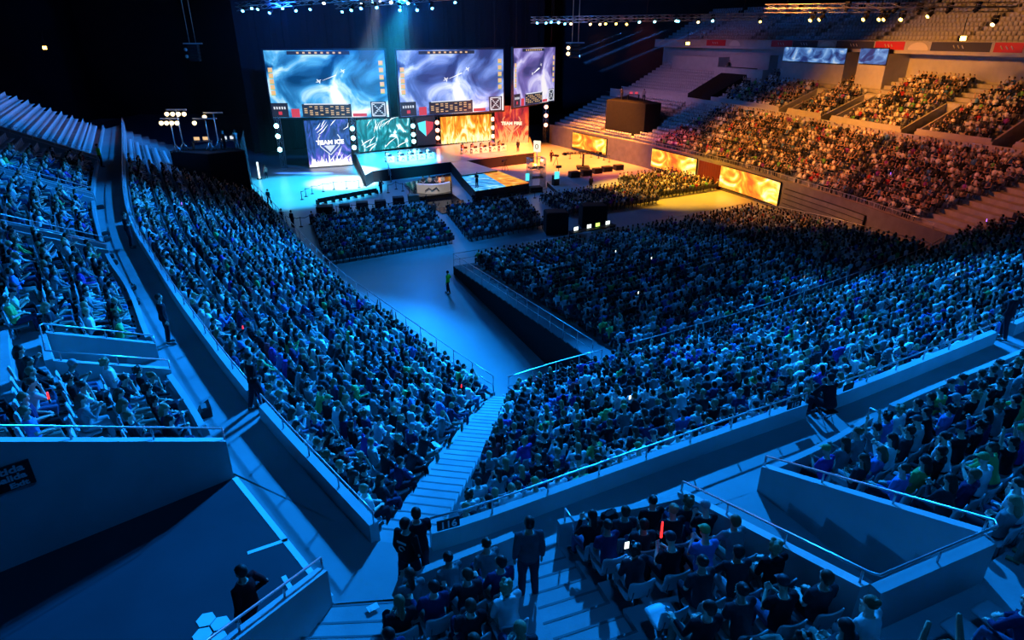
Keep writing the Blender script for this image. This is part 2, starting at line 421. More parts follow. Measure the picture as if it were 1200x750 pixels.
def person_far(j, hairkind='short', sleeve='short'):
    b = MB(); rg = []
    for t, rx, ry in ((-.10, .15, .12), (.38, .20, .13), (.52, .09, .075)):
        c = j['pel']+j['ax']*t; rg.append((c.x, c.y, c.z, rx, ry, -j['lean']))
    b.rings(rg, 6, 1); M4 = headrot(j); h = MB(); h.rings([(0, .02, -.11, .045, .05), (0, 0, .02, .08, .1), (0, -.01, .06, .07, .09)], 6); add_m(b, M4, h, 0)
    q = MB(); q.rings([(0, -.05, -.07, .07, .05), (0, -.03, .04, .09, .09), (0, -.02, .125, .045, .055)], 6); add_m(b, M4, q, 3)
    for s in (-1, 1):
        S, E, W = j['S%d' % s], j['E%d' % s], j['W%d' % s]
        b.tube([S, E, W+(W-E).normalized()*.12], [.065, .048, .034], 4, 1 if sleeve != 'short' else 0)
        b.tube([j['H%d' % s], j['K%d' % s], j['A%d' % s]], [.10, .072, .055], 4, 2)
    return b
POSES = [
    ('seated', dict(kind=('lap', 'lap'), lean=-.06), 'short', 'short'),
    ('forward-leaning', dict(kind=('knee', 'knee'), lean=.32, head=-.2, legs='wide'), 'long', 'short'),
    ('phone-holding', dict(kind=('phone', 'phone'), lean=.05, head=.3), 'short', 'cap'),
    ('clapping', dict(kind=('clap', 'clap'), lean=.08), 'long', 'long'),
    ('arm-folding', dict(kind=('cross', 'cross'), lean=-.12, legs='fwd'), 'hood', 'short'),
    ('chin-propping', dict(kind=('lap', 'chin'), lean=.22, legs='tuck'), 'short', 'bun'),
    ('cross-legged', dict(kind=('lap', 'belly'), lean=-.15, legs='crossed'), 'short', 'curly'),
    ('sideways-looking', dict(kind=('out', 'lap'), lean=-.05, legs='wide', turn=.5), 'long', 'short'),
    ('slouching', dict(kind=('belly', 'belly'), lean=-.2, head=.2, legs='fwd'), 'short', 'long'),
    ('side-turning', dict(kind=('lap', 'knee'), lean=.12, turn=-.7, legs='close'), 'hood', 'curly'),
]
POSE_UP = ('arms raised', dict(kind=('up', 'up'), lean=0), 'short', 'short')
STAND = [
    ('standing arms at sides', dict(kind=('side', 'side'), standing=True, legs='normal'), 'long', 'short'),
    ('standing hand on hip', dict(kind=('side', 'hip'), standing=True, legs='step'), 'long', 'short'),
    ('standing arms folded', dict(kind=('cross', 'cross'), standing=True, legs='normal'), 'short', 'short'),
]
TOPS = [('black', (.012, .012, .016), 25), ('dark', (.03, .032, .04), 25), ('navy', (.02, .03, .09), 10), ('grey', (.2, .2, .21), 14), ('pale', (.55, .55, .56), 17),
        ('white', (.8, .8, .8), 17), ('blue', (.08, .2, .5), 6), ('purple', (.25, .05, .28), 3), ('green', (.15, .42, .12), 3), ('red', (.4, .04, .05), 3)]
TROU = [(.03, .04, .09), (.012, .012, .015), (.08, .11, .2), (.2, .18, .15), (.3, .3, .32), (.02, .02, .03)]
HAIR = [(.012, .01, .009), (.02, .014, .01), (.05, .03, .018), (.14, .09, .045), (.3, .22, .12)]
SKIN = [(.62, .42, .33), (.55, .36, .27), (.68, .48, .38), (.4, .25, .18)]
CAPS = [(.02, .02, .03), (.4, .4, .42), (.05, .05, .06), (.3, .3, .32), (.10, .28, .09)]
def pick_top(r): return r.choices(TOPS, [t[2] for t in TOPS])[0]
NEARMESH = {}
def near_meshes(i, st=False, up=False):
    if up: i = 0
    key = (i, st, up)
    if key not in NEARMESH:
        nm, kw, sl, hk = POSE_UP if up else (STAND if st else POSES)[i]
        NEARMESH[key] = person_meshes('p_%s%d' % ('s' if st else 'u' if up else 'q', i), pose(**kw), sl, hk)
    return NEARMESH[key]
def make_person(i, loc, yaw, label, group=None, top=(.3, .3, .3), trousers=(.03, .04, .08), hair=(.02, .015, .01), skin=(.6, .4, .32), scale=1, st=False, up=False, eyes=True, cap=None):
    ms = near_meshes(i, st, up)
    b = bpy.data.objects.new('person', ms['body']); C.objects.link(b)
    b.location = (loc[0], loc[1], loc[2]+.012); b.rotation_euler = (0, 0, yaw); b.scale = (scale,)*3; b.color = (*skin, 1)
    tag(b, label, 'person', group)
    hk = (POSE_UP if up else (STAND if st else POSES)[i])[3]
    for nm, key, col in (('shirt', 'top', top), ('trousers', 'trousers', trousers), ('shoe', 'shoe-1', (.04, .04, .045)), ('shoe', 'shoe1', (.04, .04, .045)), ('cap' if hk == 'cap' else 'hair', 'hair', (cap or hair) if hk == 'cap' else hair)) + ((('eyes', 'eyes', (0, 0, 0)),) if eyes else ()):
        o = bpy.data.objects.new(nm, ms[key]); C.objects.link(o); o.parent = b; o.color = (*col, 1)
    return b
# -------- crowd assembled from the low-facet figures
LODS = []; FARS = []
def build_lods():
    for nm, kw, sl, hk in POSES+[POSE_UP]:
        b = person_lod(pose(**kw), hk, sl); LODS.append(b); FARS.append(person_far(pose(**kw), hk, sl))
class Mass:
    """many figures gathered into one mesh with a colour per face"""
    def __init__(s): s.v = []; s.fl = []; s.ls = []; s.col = []; s.nv = 0
    def add(s, b, loc, yaw, scale, cols):
        a = np.array(b.v, dtype=np.float32)*scale
        c, q = math.cos(yaw), math.sin(yaw)
        p = np.empty_like(a); p[:, 0] = a[:, 0]*c-a[:, 1]*q+loc[0]; p[:, 1] = a[:, 0]*q+a[:, 1]*c+loc[1]; p[:, 2] = a[:, 2]+loc[2]
        s.v.append(p)
        if not hasattr(b, '_fl'):
            b._fl = np.array([i for f in b.f for i in f], dtype=np.int32); b._ls = np.array([len(f) for f in b.f], dtype=np.int32); b._mi = np.array(b.mi)
        s.fl.append(b._fl+s.nv); s.ls.append(b._ls); s.col.append(np.array(cols, dtype=np.float32)[b._mi]); s.nv += len(a)
    def build(s, name, mt, **kw):
        v = np.concatenate(s.v); fl = np.concatenate(s.fl); ls = np.concatenate(s.ls); col = np.concatenate(s.col)
        me = bpy.data.meshes.new(name); me.vertices.add(len(v)); me.vertices.foreach_set('co', v.ravel())
        me.loops.add(len(fl)); me.loops.foreach_set('vertex_index', fl)
        me.polygons.add(len(ls)); me.polygons.foreach_set('loop_start', np.concatenate([[0], np.cumsum(ls)[:-1]]).astype(np.int32))
        at_ = me.attributes.new('tint', 'FLOAT_COLOR', 'FACE')
        c4 = np.ones((len(col), 4), dtype=np.float32); c4[:, :3] = col; at_.data.foreach_set('color', c4.ravel())
        me.materials.append(mt); me.update(calc_edges=True)
        o = bpy.data.objects.new(name, me); C.objects.link(o); tag(o, **kw); return o
def facemat(name, rough=.8):
    m, nt, b = newmat(name); a = nt.nodes.new('ShaderNodeAttribute'); a.attribute_name = 'tint'
    nt.links.new(a.outputs['Color'], b.inputs['Base Color']); b.inputs['Roughness'].default_value = rough; b.inputs['Specular IOR Level'].default_value = .15
    return m
# ------------------------------------------------------------------ the arena shell
# curves run from the far left, round the near corner, to the far right
FL = Curve([(-36.5, 81), (-32.6, 73.6), (-25.5, 62.5), (-21.1, 55.2), (-16, 46.0), (-13.2, 41.3), (-10.7, 37.2), (-7.7, 33.2), (-5, 29.5), (-2.7, 26.4), (-.9, 24.1)])
BL = Curve([(-45, 76), (-38.5, 64.5), (-31.3, 51.7), (-25.7, 41.8), (-22, 35.6), (-18.8, 30.6), (-16.3, 27.2), (-13.6, 23.4), (-11.3, 20.3), (-7, 14.7), (-2.75, 9.8)])
FN = Curve([(-.1, 24.0), (1.9, 25.3), (4.1, 26.5), (5.8, 27.3), (10, 29.7), (13.2, 31.6), (15.3, 32.9), (21.6, 37.2), (25.9, 40.1), (31.2, 44.1), (33.4, 46.6)])
BN = Curve([(-1.6, 9.6), (-.7, 9.95), (1.8, 11.3), (7.6, 14.3), (8.8, 14.8), (15.9, 18.8), (17.8, 19.9), (26, 25), (34, 31.5), (40, 38), (43, 44)])
FR = Curve([(33.9, 47.5), (32.9, 52), (31.8, 58.3), (29.6, 66), (28.0, 72), (24.5, 80.8), (18.4, 94), (14.5, 100), (6.7, 114.3)])
BR = Curve([(43.6, 46), (42, 54), (38.8, 60), (36.3, 67), (34.4, 75), (32.6, 84), (29.5, 95), (24.3, 108), (17, 122)])
bowl_left = Stand(FL, BL, 13, ZF, 7.15); bowl_near = Stand(FN, BN, 15, ZF, 7.15); bowl_right = Stand(FR, BR, 12, 3.2, 7.4)
mb = MB(); bowl_left.terraces(mb, zbase=0); struct(mb, 'lower_stand_floor_left', M['concrete'])
mb = MB(); bowl_near.terraces(mb, zbase=0); struct(mb, 'lower_stand_floor_near', M['concrete'])
mb = MB(); bowl_right.terraces(mb, zbase=0); struct(mb, 'lower_stand_floor_right', M['concrete'])
# corner stair between the left and the near lower stands
mb = MB(); ed = MB(); n = 30
for i in range(n):
    t0, t1 = i/n, (i+1)/n; z = ZF+(7.95-ZF)*i/(n-1)
    def q(c0, c1, t): return (c0[0]+(c1[0]-c0[0])*t, c0[1]+(c1[1]-c0[1])*t)
    a0, a1 = q((-.95, 24.1), (-2.75, 9.75), t0), q((-.95, 24.1), (-2.75, 9.75), t1); b0, b1 = q((-.05, 24.0), (-1.6, 9.55), t0), q((-.05, 24.0), (-1.6, 9.55), t1)
    mb.prism([a0, b0, b1, a1], z-1.2, z)
    ed.prism([a0, b0, q(b0, b1, .09), q(a0, a1, .09)], z, z+.006)
struct(mb, 'corner_stair_floor', M['concrete']); struct(ed, 'corner_stair_floor_edge_strips', M['concrete_dark'])
# arena floor and the ground outside
mb = MB(); mb.quad((-90, -30, 0), (110, -30, 0), (110, 170, 0), (-90, 170, 0)); struct(mb, 'floor_arena', M['arenafloor'])
# upper stands
LU = Curve([(-44.5, 71.5), (-34, 53), (-25.8, 38.5), (-19.3, 28.7), (-17, 25.6), (-14.6, 22.7), (-11.1, 17.5), (-8.3, 14.2), (-7.1, 12.55), (-6.55, 11.95)])
NU = Curve([(-3.2, 8.25), (-2.6, 8.15), (-2.0, 8.3), (0, 9.4), (.9, 9.75), (3.6, 10.5), (5.5, 11.3), (7.6, 12.5), (9.6, 14), (16, 17.4), (24, 22), (33, 28), (42, 36)])
RU = BR.offset(2.2)
up_left = Stand(LU, LU.offset(12.75), 15, ZW+.05, ZW+5.9); up_near = Stand(NU, NU.offset(7.6), 9, ZW+.05, ZW+2.3); up_right = Stand(RU, RU.offset(10.5), 12, ZW+.2, ZW+4.8)
# walkway slab between them
mb = MB()
for A, B, s in ((BL, LU, 40), (BN, NU, 40), (BR, RU, 30)):
    for i in range(s):
        f0, f1 = i/s, (i+1)/s; mb.quad((*A.at(f0), ZW), (*A.at(f1), ZW), (*B.at(f1), ZW), (*B.at(f0), ZW))
mb.quad((-2.75, 9.8, ZW), (-1.6, 9.6, ZW), (-3.2, 8.25, ZW), (-6.55, 12, ZW))
struct(mb, 'walkway_floor', M['walkfloor'])
def f_px(cv, z, px):                     # curve fraction whose point on level z lies at image column px
    q = [(abs(proj((*p, z))[0]-px), i/1000) for i, p in enumerate(cv.table()) if proj((*p, z))[2] > .5]
    return min(q)[1]
RAILS = 0
def handrail(label, pts, h=.3, step=1.5, group=None, ends=True, r=.022, down0=0, down1=0, mid=False):
    """steel rail on posts: pts are points on the wall top"""
    pts = [Vector(p) for p in pts]; t = thing('handrail', label, 'railing', pts[0], 0, group)
    o0 = pts[0]; P = [p-o0 for p in pts]
    b = MB(); up = [p+V3(0, 0, h) for p in P]; b.tube(up, r, 7); b.build('rail', M['steel'], t)
    if mid:
        b = MB(); b.tube([p+V3(0, 0, h*.5) for p in P], r*.7, 6); b.build('rail', M['steel'], t)
    L = [0]
    for a, c in zip(P, P[1:]): L.append(L[-1]+(c-a).length)
    n = max(1, round(L[-1]/step)); pm = None
    for i in range(n+1):
        d = L[-1]*i/n
        for k in range(len(L)-1):
            if d <= L[k+1]+1e-6: break
        u = (d-L[k])/max(1e-6, L[k+1]-L[k]); p = P[k]+(P[k+1]-P[k])*u
        dn = down0 if i == 0 else down1 if i == n else 0
        if pm is None or dn:
            b = MB(); b.tube([(0, 0, -dn-.02), (0, 0, h)], r*.9, 6); me = b.mesh('post', M['steel'])
            if not dn: pm = me
        else: me = pm
        o = bpy.data.objects.new('post', me); C.objects.link(o); o.parent = t; o.location = p
    return t
def curve_wall(mb, cv, f0, f1, z0, z1, th=.2, m=24, off=0):
    m = max(2, int(m*(f1-f0)*4)+1)
    a, b = [], []
    for i in range(m+1):
        f = f0+(f1-f0)*i/m; p = cv.at(f); o = cv.out(f)
        a.append((p[0]+o[0]*(off-th/2), p[1]+o[1]*(off-th/2))); b.append((p[0]+o[0]*(off+th/2), p[1]+o[1]*(off+th/2)))
    for i in range(m): mb.prism([a[i], a[i+1], b[i+1], b[i]], z0, z1)
def cpts(cv, f0, f1, z, off=0, m=14):
    return [(*[cv.at(f0+(f1-f0)*i/m)[k]+cv.out(f0+(f1-f0)*i/m)[k]*off for k in (0, 1)], z) for i in range(m+1)]
# ---- parapets between lower stands and walkway
WT = ZW+.45
gl = BL.near((-6.6, 14.25))
gates_l = [(0, f_px(BL, WT, 152)), (f_px(BL, WT, 153), gl-.012), (gl, 1)]
LBL = ['steel rail along the far bend of the left walkway wall', 'long curving steel rail on the left walkway wall', 'steel rail ending at the top of the corner stairs']
for i, (f0, f1) in enumerate(gates_l):
    mb = MB(); curve_wall(mb, BL, f0, f1, ZW-1.0, WT); struct(mb, 'parapet_wall_left', M['wall'])
    handrail(LBL[i], cpts(BL, f0, f1, WT), .3)
g1 = BN.near((7.75, 14.4)); g2 = BN.near((8.75, 14.8)); g3 = BN.near((15.9, 18.75)); g4 = BN.near((17.0, 19.3))
LBL = ['steel rail on the low wall running from the 116 sign', 'steel rail on the wall between two gates above the near crowd', 'steel rail on the wall at the right end of the near walkway']
for i, (f0, f1) in enumerate(((.0, g1), (g2, g3), (g4, 1))):
    mb = MB(); curve_wall(mb, BN, f0, f1, ZW-1.0, WT); struct(mb, 'parapet_wall_near', M['wall'])
    handrail(LBL[i], cpts(BN, f0, f1, WT), .3, 1.3)
mb = MB(); curve_wall(mb, BR, .03, .98, ZW-1.2, ZW+.75); struct(mb, 'parapet_wall_right', M['wall'])
# front rails of the lower stands
handrail('steel rail along the front of the left lower stand', cpts(FL, .05, 1, ZF, -.1, 40), .95, 1.6, r=.025, mid=True)
fT0 = FN.near((4.3, 26.6))
handrail('steel rail from the floor corner to the raised floor seating', cpts(FN, 0, fT0, ZF, -.1), .95, 1.3, r=.025, mid=True)
handrail('steel rail between the raised floor seating and the near stand', cpts(FN, FN.near((5.6, 27.3)), .97, ZF, -.1, 30), .95, 1.5, r=.025, mid=True)
handrail('steel rail on top of the right floor wall', cpts(FR, .02, .97, 3.25, -.05, 30), .5, 2.2, r=.025)
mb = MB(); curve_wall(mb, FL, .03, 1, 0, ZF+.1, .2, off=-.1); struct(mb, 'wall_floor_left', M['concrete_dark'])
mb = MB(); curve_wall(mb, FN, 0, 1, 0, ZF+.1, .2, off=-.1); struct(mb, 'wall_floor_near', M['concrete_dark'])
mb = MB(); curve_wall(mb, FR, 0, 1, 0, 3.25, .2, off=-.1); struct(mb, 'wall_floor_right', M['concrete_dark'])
# ---- upper stands with sunken passages (vomitories)
def side_wall(mb, st, f, k1, h=.5, th=.18, side=1, zb=ZW, k0=0, h1=None):
    h1 = h-.15 if h1 is None else h1
    a, b = st.pt(f, k0), st.pt(f, k1); o = st.F.tan(f); n = (o[0]*th*side, o[1]*th*side)
    mb.prism([a, b, (b[0]+n[0], b[1]+n[1]), (a[0]+n[0], a[1]+n[1])], zb, [st.z(k0)+h, st.z(k1)+h1, st.z(k1)+h1, st.z(k0)+h])
    return [(a[0]+n[0]/2, a[1]+n[1]/2, st.z(k0)+h), (b[0]+n[0]/2, b[1]+n[1]/2, st.z(k1)+h1)]
def upper(st, cuts, name, wname, solid, railtxt, wh=.5, rail_h=.26, wh1=None):
    wh1 = wh-.15 if wh1 is None else wh1
    """cuts: (f0,f1,k) passages; solid: list of f-ranges that carry rows"""
    mbw = MB(); mbt = MB()
    for f0, f1 in solid: st.terraces(mbt, f0, f1, zbase=ZW, m=46)
    for ci, (f0, f1, k) in enumerate(cuts):
        st.terraces(mbt, f0, f1, k0=k, zbase=ZW, m=46)
        a = side_wall(mbw, st, f0, k, wh, side=-1, h1=wh1); b = side_wall(mbw, st, f1, k, wh, side=1, h1=wh1)
        p0, p1 = st.pt(f0, k), st.pt(f1, k); o = st.F.out(f0); zt = st.z(k)+wh1
        mbw.prism([p0, p1, (p1[0]+o[0]*.18, p1[1]+o[1]*.18), (p0[0]+o[0]*.18, p0[1]+o[1]*.18)], ZW, zt)
        mf = MB(); q0, q1 = st.pt(f0, 0), st.pt(f1, 0); mf.quad((*q0, ZW), (*q1, ZW), (*p1, ZW), (*p0, ZW)); struct(mf, 'passage_floor', M['walkfloor'])
        if railtxt:
            c0 = (p0[0]+o[0]*.09, p0[1]+o[1]*.09, zt); c1 = (p1[0]+o[0]*.09, p1[1]+o[1]*.09, zt)
            handrail(railtxt[ci], [a[0], a[1], c0, c1, b[1], b[0]], rail_h, 1.4, down0=.5, down1=.5)
    struct(mbt, name, M['concrete']); struct(mbw, wname, M['wall'])
def cut_at(st, p, q, k): f0, f1 = st.F.near(p), st.F.near(q); return (min(f0, f1), max(f0, f1), k)
cl = [cut_at(up_left, (-33.2, 51.5), (-32.4, 50.1), 7), cut_at(up_left, (-25.8, 38.4), (-24.9, 37.0), 7), cut_at(up_left, (-19.0, 28.2), (-18.2, 27.2), 7), cut_at(up_left, (-11.2, 17.6), (-9.95, 16.1), 3)]
def solids(cuts, a=0, b=1):
    out = []; x = a
    for f0, f1, k in sorted(cuts): out.append((x, f0)); x = f1
    return out+[(x, b)]
sl = solids(cl)
upper(up_left, cl, 'upper_stand_floor_left', 'passage_wall_left', sl,
      ['steel rail round the farthest sunken passage on the left', 'steel rail round the second farthest sunken passage on the left', 'steel rail round the long dark sunken passage on the left', 'steel rail round the short sunken passage beside the left walkway'])
# the tall wall with the exit sign at the end of the left stand, and its rail
mb = MB(); e = side_wall(mb, up_left, 1, 14, .95, .2, 1, h1=.5); struct(mb, 'passage_wall_exit', M['wall'])
handrail('steel rail on the tall wall above the exit sign', e, .3, 1.5, down0=.6)
# near stand
fA0, fA1 = up_near.F.near((-3.05, 8.2)), up_near.F.near((-2.0, 8.3)); fB0, fB1 = up_near.F.near((-.05, 9.38)), up_near.F.near((.9, 9.75))
cn = [cut_at(up_near, (3.6, 10.5), (5.5, 11.3), 5)]
fG0, fG1 = up_near.F.near((8.9, 13.55)), up_near.F.near((9.7, 14.1))
upper(up_near, cn, 'upper_stand_floor_near', 'passage_wall_near', [(fB1, cn[0][0]), (cn[0][1], 1)], ['steel rail round the large sunken passage on the right'], .62, .25, .82)
def steps(st, left, right, name, k1=None):
    mb = MB(); ed = MB(); k1 = k1 or st.n
    for h in range(2*k1):
        k = h/2; z = st.z(0)+(st.z(1)-st.z(0))*(k-.5)
        a, b, c, d = left(k), right(k), right(k+.5), left(k+.5)
        mb.prism([a, b, c, d], ZW-.02, max(z, ZW+.02))
        e = .045/math.dist(a, d); a2 = tuple(a[i]+(d[i]-a[i])*e for i in (0, 1)); b2 = tuple(b[i]+(c[i]-b[i])*e for i in (0, 1))
        ed.prism([a, b, b2, a2], max(z, ZW+.02), max(z, ZW+.02)+.006)
    struct(mb, name, M['concrete']); struct(ed, name+'_edge_strips', M['concrete_dark'])
near_left = Stand(Curve([(-2.0, 8.3), (0, 9.4)], 0), Curve([(-2.15, .75), (1.8, 1.95)], 0), 9, up_near.z0, up_near.z1)
mb = MB(); near_left.terraces(mb, zbase=ZW); struct(mb, 'upper_stand_floor_near_left', M['concrete'])
WC0, WCD = (-3.2, 8.2), (-.34, -.94)
steps(up_near, lambda k: (WC0[0]+WCD[0]*k*.844, WC0[1]+WCD[1]*k*.844), lambda k: near_left.pt(0, k), 'stair_floor_corner'); steps(up_near, lambda k: near_left.pt(1, k), lambda k: up_near.pt(fB1, k), 'stair_floor_near')
mb = MB()
curve_wall(mb, near_left.F, 0, 1, ZW, ZW+.62, .15, off=.08)
for f0, f1 in ((fB1, cn[0][0]), (cn[0][1], fG0), (fG1, 1)): curve_wall(mb, up_near.F, f0, f1, ZW, ZW+.62, .15, off=.08)
struct(mb, 'parapet_wall_front', M['wall'])
mb = MB(); a = WC0; b = (WC0[0]+WCD[0]*7.5, WC0[1]+WCD[1]*7.5); n_ = (WCD[1]*.2, -WCD[0]*.2); zb_ = ZW+.85+.32*7.5
mb.prism([a, (a[0]+n_[0], a[1]+n_[1]), (b[0]+n_[0], b[1]+n_[1]), b], ZW, [ZW+.85, ZW+.85, zb_, zb_]); struct(mb, 'passage_wall_corner', M['wall'])
e = [(a[0]+n_[0]/2, a[1]+n_[1]/2, ZW+.85), (b[0]+n_[0]/2, b[1]+n_[1]/2, zb_)]
handrail('steel rail on the short dark wall left of the corner steps', e, .26, 1.0, down0=.6)
mb = MB()
for f0, f1 in sl: curve_wall(mb, up_left.F, f0+.002, f1-.002, ZW, ZW+.42, .16, off=.08)
struct(mb, 'parapet_wall_left_stand', M['wall'])
for lab, f, d in (('small steel loop rail at the right foot of the near stairs', fB1, .12), ('small steel loop rail on the parapet left of the gate opening', fG0, -.15)):
    u, v = up_near.pt(f+d/up_near.F.len, .1), up_near.pt(f+d/up_near.F.len, .55); handrail(lab, [(*u, ZW+.62), (*v, ZW+.62)], .3, .5, r=.02)
# floor of the wide passage at bottom left
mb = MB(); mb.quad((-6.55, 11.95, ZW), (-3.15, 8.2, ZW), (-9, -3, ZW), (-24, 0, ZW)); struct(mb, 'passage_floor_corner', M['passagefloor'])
mb = MB(); a, b = Vector((-6.4, 11.8, ZW+.006)), Vector((-3.3, 8.4, ZW+.006)); d = (b-a).normalized(); n = V3(-d.y, d.x, 0)*.06
mb.quad(a-n, b-n, b+n, a+n)
for px, py, qx, qy in ((290, 648, 337, 632), (332, 675, 350, 705)):
    p, q = at(px, py, ZW+.006), at(qx, qy, ZW+.006); d = (q-p).normalized(); n = V3(-d.y, d.x, 0)*.045; mb.quad(p-n, q-n, q+n, p+n)
struct(mb, 'walkway_floor_marking', M['white'])
# right upper stand
cr = []
for px in (916, 966, 1062, 1172):
    f = f_px(RU, ZW, px); w = 1.6/RU.len; cr.append((f-w/2, f+w/2, 6))
cr = sorted(cr); sr = solids(cr, .02, .98)
upper(up_right, cr, 'upper_stand_floor_right', 'passage_wall_right', sr, None)
mb = MB()
for f0, f1 in sr: curve_wall(mb, up_right.F, f0+.002, f1-.002, ZW, ZW+1.0, .18, off=.09)
struct(mb, 'parapet_wall_right_stand', M['wall'])
# back walls, ring balconies, hall enclosure
RB = RU.offset(10.6); LB = LU.offset(12.9)
mb = MB(); curve_wall(mb, RB, 0, 1, ZW, 15.6, .3); struct(mb, 'wall_right', M['wall'])
mb = MB(); curve_wall(mb, LB, 0, 1, ZW, 15.6, .3); struct(mb, 'wall_left', M['wall'])
RR = RU.offset(8.4); LR = LU.offset(9.5)
mb = MB(); curve_wall(mb, RR, 0, 1, 15.75, 16.75, .2); curve_wall(mb, RR, 0, 1, 15.45, 15.75, 3.5, off=1.6); struct(mb, 'ring_wall_right', M['wall'])
mb = MB(); curve_wall(mb, LR, 0, 1, 15.75, 16.75, .2); curve_wall(mb, LR, 0, 1, 15.45, 15.75, 4, off=1.8); struct(mb, 'ring_wall_left', M['wall'])
ring_right = Stand(RR.offset(.3), RR.offset(11), 12, 16.0, 21.0); ring_left = Stand(LR.offset(.3), LR.offset(11), 12, 16.0, 21.0)
mb = MB(); ring_right.terraces(mb, 0, 1, m=30); struct(mb, 'ring_stand_floor_right', M['concrete'])
mb = MB(); ring_left.terraces(mb, 0, 1, m=30); struct(mb, 'ring_stand_floor_left', M['concrete'])
mb = MB()
mb.box((10, 160, 17), (260, .5, 36)); struct(mb, 'wall_back', M['darkwall'])
mb = MB(); mb.box((-100, 65, 17), (.5, 195, 36)); mb.box((105, 65, 17), (.5, 195, 36)); mb.box((5, -32, 17), (206, .5, 36)); struct(mb, 'wall_hall', M['darkwall'])
mb = MB(); mb.box((5, 65, 35), (210, 196, .4)); struct(mb, 'ceiling', M['darkwall'])
# ------------------------------------------------------------------ raised floor seating
trib = Stand(Curve([(-4.6, 47.3), (24.6, 64.2)], 0), Curve([(4.25, 27.0), (32.2, 47.2)], 0), 26, .7, 2.75)
# back edge follows the near stand
trib.B = Curve([(4.3, 26.9), (5.8, 27.7), (10, 30.1), (15.3, 33.3), (21.6, 37.6), (25.9, 40.5), (30.6, 44.2)], 1)
trib.F = Curve([(-4.6, 47.3), (5, 52.2), (15, 58), (25.2, 64.4)], 1)
mb = MB(); trib.terraces(mb, zbase=.02); struct(mb, 'raised_seating_floor', M['concrete_dark'])
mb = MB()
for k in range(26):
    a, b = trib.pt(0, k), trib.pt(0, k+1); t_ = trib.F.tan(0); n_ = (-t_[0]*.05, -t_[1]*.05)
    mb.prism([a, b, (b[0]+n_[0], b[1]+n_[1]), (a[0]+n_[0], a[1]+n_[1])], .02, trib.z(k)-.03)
struct(mb, 'raised_seating_wall_shade', M['drape'])  # black sheet standing in for the shade below the open deck edge
# ------------------------------------------------------------------ light
def spot(name, loc, target, watts, col, angle=60, blend=.4, rad=.35):
    l = bpy.data.lights.new(name, 'SPOT'); l.energy = watts; l.color = col; l.spot_size = R(angle); l.spot_blend = blend; l.shadow_soft_size = rad
    o = bpy.data.objects.new(name, l); C.objects.link(o); o.location = loc
    o.rotation_euler = (Vector(target)-Vector(loc)).to_track_quat('-Z', 'Y').to_euler(); return o
BLUE = (.004, .25, 1.0); AMB = (1, .31, .02); CYAN = (.02, .55, 1)
spot('blue_key_near', (7, 46, 29), (1, 9, 8), 185000, BLUE, 62)
spot('blue_key_left', (6, 48, 28), (-17, 26, 7), 180000, BLUE, 66)
spot('blue_key_right', (12, 50, 29), (20, 26, 7), 150000, BLUE, 44)
spot('blue_fill_near', (4, 4, 33), (2, 12, 8), 4300, BLUE, 120, .5, 1.5)  # added overhead fill for the backs of near spectators, in place of bounce
spot('blue_floor', (14, 62, 27), (-12, 42, 0), 34000, (.01, .3, 1), 42, .6)
spot('blue_far_left', (-12, 70, 26), (-42, 62, 8), 75000, BLUE, 45)
spot('cyan_floor', (-12, 84, 21), (-25, 78, 0), 180000, CYAN, 45, .5)
spot('cyan_stage', (-12, 78, 22), (-16, 90, 1.5), 190000, CYAN, 32, .5)
spot('pale_stage', (-14, 76, 22), (-21.5, 81.5, 0), 150000, (.75, .85, 1), 24, .6)
spot('desk_wash_ice', (-10, 72, 24), (-14.3, 89.5, 2), 70000, (.7, .85, 1), 16, .6)
spot('desk_wash_fire', (4, 76, 24), (-4, 95.7, 2), 60000, (1, .4, .15), 13, .6)
spot('presenter_wash', (-9, 58, 19), (-9.3, 75, 1), 14000, (1, .85, .7), 16, .6)
spot('amber_stage', (4, 82, 22), (-1, 99, 1.5), 220000, (1, .14, .02), 42, .5)
spot('amber_floor', (11, 94.5, 25), (10, 99, 0), 230000, (1, .25, .02), 62, .6)
spot('red_floor', (16, 84, 22), (18, 88, 0), 22000, (1, .12, .06), 50, .6)
spot('amber_key_right', (2, 72, 27), (33, 76, 6), 112000, AMB, 50, .8)
spot('amber_right_near', (4, 66, 28), (38, 57, 7), 50000, (1, .2, .04), 40, .8)
spot('amber_seats', (10, 80, 24), (18, 77, 0), 120000, (1, .48, .02), 42, .6)
spot('amber_tribune', (10, 74, 27), (24, 58, 1.5), 60000, (1, .4, .05), 26, .8)
spot('amber_ring', (4, 62, 25), (48, 72, 17), 60000, (1, .33, .05), 40, .7)
spot('violet_far_right', (4, 95, 24), (27, 110, 9), 14000, (.75, .25, .4), 50, .9)
spot('blue_floor_seats', (-5, 50, 28), (-9, 60, 0), 22000, (.006, .26, 1), 40, .7)
spot('violet_ring_left', (-18, 46, 25), (-56, 72, 13), 16000, (.4, .22, .42), 46, .7)
spot('blue_tribune', (10, 66, 28), (9, 40, 1), 26000, BLUE, 44, .6)
w = bpy.data.worlds.new('world'); sc.world = w; w.use_nodes = True
w.node_tree.nodes['Background'].inputs['Color'].default_value = (.004, .02, .09, 1); w.node_tree.nodes['Background'].inputs['Strength'].default_value = .05
